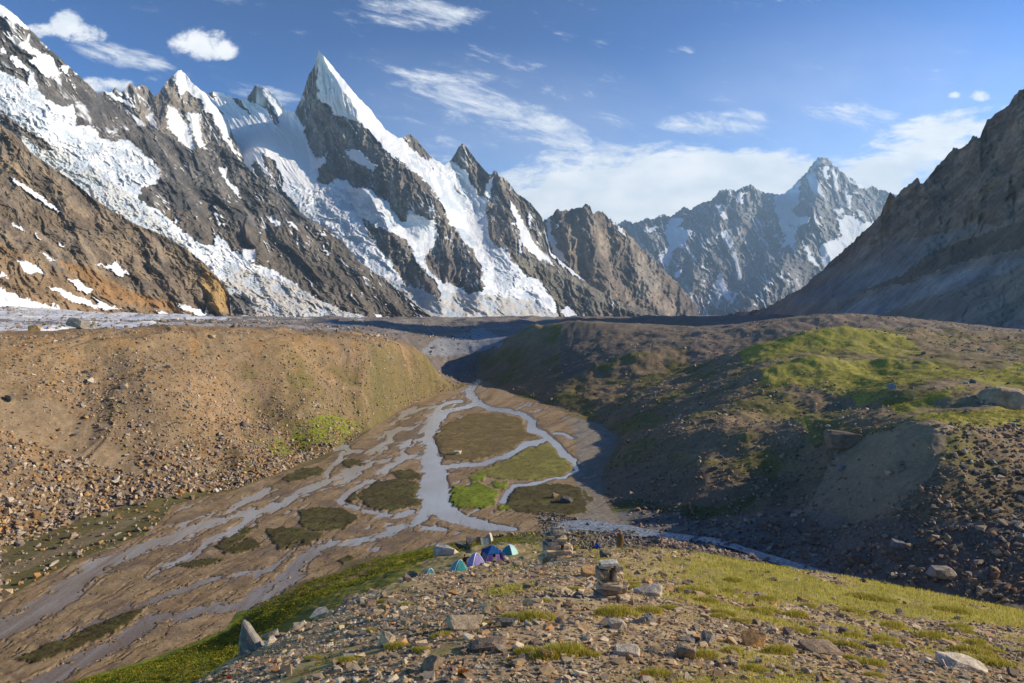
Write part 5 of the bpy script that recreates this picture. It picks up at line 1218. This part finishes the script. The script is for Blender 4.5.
def hand(V, E, R, wrist, dirv, side):
    w = Vector(V[wrist]); dv = Vector(dirv).normalized(); sv_ = dv.cross(Vector((0, 1, 0))).normalized() * side
    if sv_.length < .5: sv_ = Vector((side, 0, 0))
    p = len(V); V.append(tuple(w + dv * .06)); E.append((wrist, p)); R.append(.024)
    for k, L in zip((-1.5, -.5, .5, 1.5), (.06, .075, .07, .05)):
        b0 = w + dv * .095 + sv_ * k * .019; i = len(V); V.append(tuple(b0)); V.append(tuple(b0 + dv * L * .6)); V.append(tuple(b0 + dv * L + Vector((0, .02, 0)))); E += [(p, i), (i, i + 1), (i + 1, i + 2)]; R += [.010, .009, .007]
    i = len(V); V.append(tuple(w + dv * .05 - sv_ * .035)); V.append(tuple(w + dv * .08 - sv_ * .055)); E += [(p, i), (i, i + 1)]; R += [.011, .009]
def head_parts(t, c, rz=0, hat=None, hair=True):
    bm = bmesh.new(); bmesh.ops.create_icosphere(bm, subdivisions=3, radius=.1)
    for v in bm.verts:
        if hat: v.co.z = v.co.z * 1.15 + .035; v.co.x *= 1.1; v.co.y *= 1.18; v.co *= 1.12
        else: v.co.z = v.co.z * 1.15 + .03; v.co.y = v.co.y * 1.1 - .018 * 0; v.co *= 1.04
        if v.co.y < -.02 and v.co.z < .03: v.co.y = max(v.co.y, -.075)
        v.co.z = max(v.co.z, -.0 if hat else -.03)
    o = part('hat' if hat else 'hair', bm, hat or M_hair, t); o.location = c; o.rotation_euler = (0, 0, rz)
def standing(u, d, rz, label):
    x, d, z = on_ray(u, d); t = thing('person', (x, d, z), rz, label, 'person')
    V = [(0,0,.93),(0,.01,1.15),(0,.01,1.38),(0,-.01,1.50),(0,-.02,1.60),(0,-.03,1.68), (.10,0,.90),(.11,-.02,.48),(.10,0,.09),(.12,-.14,.035), (-.10,0,.90),(-.12,-.01,.48),(-.13,.02,.09),(-.15,-.12,.035),
         (.19,0,1.40),(.25,.0,1.12),(.20,-.13,.90), (-.19,0,1.40),(-.26,0,1.12),(-.20,-.12,.90)]
    E = [(0,1),(1,2),(2,3),(3,4),(4,5),(0,6),(6,7),(7,8),(8,9),(0,10),(10,11),(11,12),(12,13),(2,14),(14,15),(15,16),(2,17),(17,18),(18,19)]
    R = [.14,.15,.15,.06,.09,.085,.10,.065,.045,.035,.10,.065,.045,.035,.07,.05,.035,.07,.05,.035]
    hand(V, E, R, 16, (-.1, -.2, -1), 1); hand(V, E, R, 19, (.1, -.2, -1), -1)
    skin_body('body', V, E, R, [(TROUS, lambda c: c.z < .95), (M_brown, lambda c: c.z >= .95 and c.z < 1.49), (SKIN, lambda c: c.z >= 1.49 or (abs(c.x) > .15 and c.z < .90 and c.z > .6))], t)
    # shawl hanging from the shoulders to the knee
    bm = bmesh.new(); rings = []
    for j, (zz, rx, ry) in enumerate([(1.53,.085,.09),(1.46,.20,.13),(1.38,.255,.155),(1.2,.28,.19),(1.0,.285,.21),(.8,.28,.22),(.6,.27,.23),(.46,.28,.235)]):
        ring = []
        for k in range(28):
            a_ = k / 28 * 2 * math.pi; fo = 1 + .05 * math.sin(a_ * 7 + 1) * (j / 7) + .03 * math.sin(a_ * 3)
            ring.append(bm.verts.new((math.cos(a_) * rx * fo + (.02 if j > 4 else 0), math.sin(a_) * ry * fo, zz + .03 * math.sin(a_ * 2) * (j / 7))))
        rings.append(ring)
    for r0, r1 in zip(rings[:-1], rings[1:]):
        for k in range(28): bm.faces.new((r0[k], r1[k], r1[(k + 1) % 28], r0[(k + 1) % 28]))
    bmesh.ops.solidify(bm, geom=bm.faces, thickness=.015); part('shawl', bm, M_brown, t)
    head_parts(t, (0, -.02, 1.63), 0, M_hat)
    for sx in (-1, 1):
        bm = bmesh.new(); bmesh.ops.create_icosphere(bm, subdivisions=2, radius=.014); o = part('eye', bm, F_white, t); o.location = (sx * .033, -.112, 1.645)
    bm = bmesh.new(); bmesh.ops.create_cone(bm, cap_ends=True, segments=8, radius1=.02, radius2=.006, depth=.045); o = part('nose', bm, SKIN, t); o.location = (0, -.122, 1.615)
    return t
standing(620, 57.5, math.radians(165), 'person in a red hat and long brown shawl standing near the cairns')
def crouching(u, d, rz, jm, label, s=1.0):
    x, d, z = on_ray(u, d); t = thing('person', (x, d, z), rz, label, 'person', scale=s)
    V = [(0,.08,.26),(0,.03,.45),(0,-.05,.66),(0,-.09,.77),(0,-.11,.86),(0,-.12,.93), (.11,.03,.27),(.16,-.30,.46),(.13,-.12,.09),(.14,-.27,.035), (-.11,.03,.27),(-.16,-.30,.46),(-.13,-.12,.09),(-.14,-.27,.035),
         (.18,-.05,.66),(.24,-.15,.45),(.16,-.33,.50), (-.18,-.05,.66),(-.24,-.15,.45),(-.16,-.33,.50)]
    E = [(0,1),(1,2),(2,3),(3,4),(4,5),(0,6),(6,7),(7,8),(8,9),(0,10),(10,11),(11,12),(12,13),(2,14),(14,15),(15,16),(2,17),(17,18),(18,19)]
    R = [.15,.155,.15,.055,.088,.085,.095,.065,.045,.035,.095,.065,.045,.035,.07,.052,.035,.07,.052,.035]
    hand(V, E, R, 16, (-.2, -1, -.4), 1); hand(V, E, R, 19, (.2, -1, -.4), -1)
    skin_body('body', V, E, R, [(TROUS, lambda c: True), (jm, lambda c: (c.z > .30 and c.y > -.06) or (c.z > .42 and c.z < .76 and c.y > -.30 and abs(c.x) < .34)), (SKIN, lambda c: c.z >= .76 or (c.y < -.345 and c.z > .38))], t)
    head_parts(t, (0, -.11, .88), 0, None)
    for sx in (-1, 1):
        bm = bmesh.new(); bmesh.ops.create_icosphere(bm, subdivisions=2, radius=.014); o = part('eye', bm, F_white, t); o.location = (sx * .033, -.20, .90)
    bm = bmesh.new(); bmesh.ops.create_cone(bm, cap_ends=True, segments=8, radius1=.02, radius2=.006, depth=.045); o = part('nose', bm, SKIN, t); o.location = (0, -.212, .87)
    return t
crouching(596.5, 58, math.radians(120), M_bluej, 'person in a blue jacket crouching left of the standing person')
crouching(465, 71, math.radians(200), M_redj, 'person in dark red crouching between the pale boulder and lilac tent', .95)
# ------------------------------------------------------------------ air, sky, sun, camera
HAZE = 4.4e-5
me = bpy.data.meshes.new('haze'); bm = bmesh.new(); bmesh.ops.create_cube(bm, size=1.0)
bm.to_mesh(me); bm.free()
hz = link('haze', me, None, kind='stuff'); hz.scale = (50000, 16500, 3200); hz.location = (0, 8000, 3200 / 2 - 300)
m = bpy.data.materials.new('haze_air'); m.use_nodes = True; nt = m.node_tree; nt.nodes.clear()
o_ = nt.nodes.new('ShaderNodeOutputMaterial'); pv = nt.nodes.new('ShaderNodeVolumePrincipled')
pv.inputs['Color'].default_value = (.48, .72, 1.0, 1); pv.inputs['Density'].default_value = HAZE; pv.inputs['Anisotropy'].default_value = 0.2
nt.links.new(pv.outputs[0], o_.inputs['Volume']); me.materials.append(m)

SUN_AZ, SUN_EL = 83.0, 23.0          # azimuth to the right of the view, elevation
az, el = math.radians(SUN_AZ), math.radians(SUN_EL)
sdir = Vector((math.sin(az) * math.cos(el), math.cos(az) * math.cos(el), math.sin(el)))
sl = bpy.data.lights.new('sun', 'SUN'); sl.energy = 5.0; sl.angle = math.radians(.5); sl.color = (1.0, .84, .63)
so = bpy.data.objects.new('sun', sl); COL.objects.link(so); so.rotation_euler = sdir.to_track_quat('Z', 'Y').to_euler()

w = bpy.data.worlds.new('World'); sc.world = w; w.use_nodes = True; nt = w.node_tree; nt.nodes.clear()
wo = nt.nodes.new('ShaderNodeOutputWorld'); bg = nt.nodes.new('ShaderNodeBackground'); nt.links.new(bg.outputs[0], wo.inputs[0])
sk = nt.nodes.new('ShaderNodeTexSky'); sk.sky_type = 'NISHITA'; sk.sun_disc = False
sk.sun_elevation = el; sk.sun_rotation = az; sk.altitude = 4200; sk.air_density = 1.2; sk.dust_density = 2.0; sk.ozone_density = 3.0
bg.inputs['Strength'].default_value = 0.112
tc = nt.nodes.new('ShaderNodeTexCoord').outputs['Generated']
sep = nt.nodes.new('ShaderNodeSeparateXYZ'); nt.links.new(tc, sep.inputs[0])
yy = mth(nt, 'MAXIMUM', sep.outputs[1], 0.02)
gx = mth(nt, 'DIVIDE', sep.outputs[0], yy); gy = mth(nt, 'DIVIDE', sep.outputs[2], yy)
def cvec(sx, sy, rot=0.0, off=0.0):
    a = math.radians(rot)
    cx_ = mth(nt, 'ADD', mth(nt, 'MULTIPLY', gx, math.cos(a) * sx), mth(nt, 'MULTIPLY', gy, math.sin(a) * sx))
    cy_ = mth(nt, 'ADD', mth(nt, 'MULTIPLY', gx, -math.sin(a) * sy), mth(nt, 'MULTIPLY', gy, math.cos(a) * sy))
    c = nt.nodes.new('ShaderNodeCombineXYZ'); nt.links.new(cx_, c.inputs[0]); nt.links.new(cy_, c.inputs[1]); c.inputs[2].default_value = off
    return c.outputs[0]
def blob(u_, v_, a_, b_, rot, k):
    X, E = ray(u_, v_); X = float(X); E = float(E); r = math.radians(rot)
    dx = mth(nt, 'SUBTRACT', gx, X); dy = mth(nt, 'SUBTRACT', gy, E)
    p = mth(nt, 'ADD', mth(nt, 'MULTIPLY', dx, math.cos(r) * F / a_), mth(nt, 'MULTIPLY', dy, math.sin(r) * F / a_))
    q = mth(nt, 'ADD', mth(nt, 'MULTIPLY', dx, -math.sin(r) * F / b_), mth(nt, 'MULTIPLY', dy, math.cos(r) * F / b_))
    d2 = mth(nt, 'ADD', mth(nt, 'MULTIPLY', p, p), mth(nt, 'MULTIPLY', q, q))
    return mth(nt, 'MULTIPLY', mth(nt, 'MAXIMUM', mth(nt, 'SUBTRACT', 1.0, d2), -1.0), k)
def union(lst):
    t = lst[0]
    for q in lst[1:]: t = mth(nt, 'MAXIMUM', t, q)
    return t
def clouds(blobs, vec, nsc, det, rough, lo, hi, k, base=0.0, dist=0.0):
    n = noise_node(nt, vec, nsc, det, rough, dist=dist)
    t = mth(nt, 'ADD', union([blob(*b_) for b_ in blobs]), mth(nt, 'MULTIPLY', mth(nt, 'SUBTRACT', n, .5), k))
    r = nt.nodes.new('ShaderNodeMapRange'); r.interpolation_type = 'SMOOTHSTEP'; nt.links.new(t, r.inputs[0])
    r.inputs[1].default_value = lo; r.inputs[2].default_value = hi
    return r.outputs[0]
cum = clouds([(66,24,20,17,0,1.2),(84,33,24,12,-10,1.1),(50,30,26,9,0,.9),(200,43,30,17,0,1),(222,50,18,12,-10,1),(108,86,34,9,0,.9),(955,96,8,4,0,.8),(981,96,14,6,0,.9)],
             cvec(1, 1.3), 24, 9, .68, .05, .95, 3.4, dist=.25)
wisp = clouds([(118,55,52,13,-12,.8),(150,62,30,8,-8,.7),(420,14,75,18,-5,.75),(455,95,70,16,-12,.8),(530,120,110,20,-22,.8),(600,150,60,16,-12,.55),(560,160,40,12,0,.7),(350,130,60,20,-15,.2),(500,120,130,60,-10,.12),
               (720,122,75,13,3,.85),(850,113,70,12,-4,.5),(682,50,16,6,0,.5),(440,78,60,8,-8,.6),(250,90,70,10,-15,.35)],
              cvec(1, 3.6, -14), 11, 10, .74, .10, 1.15, 3.2, dist=.35)
bank = clouds([(560,225,190,40,6,1.3),(650,210,200,70,0,1.7),(760,195,150,50,0,1.5),(700,250,260,50,0,1.5),(900,230,120,60,0,1.3),(700,165,130,24,0,.9),(900,168,110,42,14,1.1),(960,130,100,26,12,.9),(540,160,50,14,0,.5),(880,190,80,20,0,1.2),(470,170,70,26,-20,.35),(1000,120,60,25,10,.9)],
              cvec(1, 2.8, 4), 9, 10, .70, .22, .95, 3.6, dist=.25)
def mixc(a, col, fac, m_=1.0):
    n = nt.nodes.new('ShaderNodeMix'); n.data_type = 'RGBA'
    nt.links.new(mth(nt, 'MULTIPLY', fac, m_), n.inputs['Factor'])
    nt.links.new(a, n.inputs['A']); 
    if isinstance(col, tuple): n.inputs['B'].default_value = (*col, 1)
    else: nt.links.new(col, n.inputs['B'])
    return n.outputs['Result']
shade = noise_node(nt, cvec(1, 2.0, 0, 3.3), 14, 5, .55)
cr = nt.nodes.new('ShaderNodeValToRGB'); nt.links.new(shade, cr.inputs[0])
cr.color_ramp.elements[0].position = .3; cr.color_ramp.elements[0].color = (6.0, 6.5, 6.9, 1)
cr.color_ramp.elements[1].position = .65; cr.color_ramp.elements[1].color = (8.1, 8.1, 8.0, 1)
sg = nt.nodes.new('ShaderNodeVectorMath'); sg.operation = 'SCALE'; nt.links.new(sk.outputs[0], sg.inputs[0]); sg.inputs['Scale'].default_value = 0.25
gm = nt.nodes.new('ShaderNodeGamma'); nt.links.new(sg.outputs[0], gm.inputs[0]); gm.inputs[1].default_value = 2.0
sg2 = nt.nodes.new('ShaderNodeVectorMath'); sg2.operation = 'MULTIPLY'; nt.links.new(gm.outputs[0], sg2.inputs[0]); sg2.inputs[1].default_value = (4.4, 5.05, 4.3)
colr = sg2.outputs[0]
veil = nt.nodes.new('ShaderNodeMapRange'); veil.interpolation_type = 'SMOOTHSTEP'
nt.links.new(union([blob(600,170,330,110,-8,.7), blob(900,160,330,150,0,.9), blob(480,120,160,60,-15,.4)]), veil.inputs[0]); veil.inputs[1].default_value = -.2; veil.inputs[2].default_value = 1.1
colr = mixc(colr, cr.outputs[0], veil.outputs[0], .24)
colr = mixc(colr, cr.outputs[0], wisp, .88); colr = mixc(colr, cr.outputs[0], bank, .97); colr = mixc(colr, cr.outputs[0], cum, .95)
nt.links.new(colr, bg.inputs[0])

cam = bpy.data.cameras.new('camera'); co = bpy.data.objects.new('camera', cam); COL.objects.link(co)
cam.sensor_width = 36; cam.lens = 24.0; cam.clip_end = 80000; cam.clip_start = .1
co.location = (0, 0, CAMZ); co.rotation_euler = (math.radians(90) - PITCH, 0, 0)
sc.camera = co
sc.view_settings.view_transform = 'Standard'; sc.view_settings.look = 'None'; sc.view_settings.exposure = 0.50; sc.view_settings.gamma = 1
sc.cycles.use_denoising = True
sc.cycles.max_bounces = 5; sc.cycles.diffuse_bounces = 3; sc.cycles.glossy_bounces = 3; sc.cycles.volume_bounces = 0; sc.cycles.transparent_max_bounces = 6
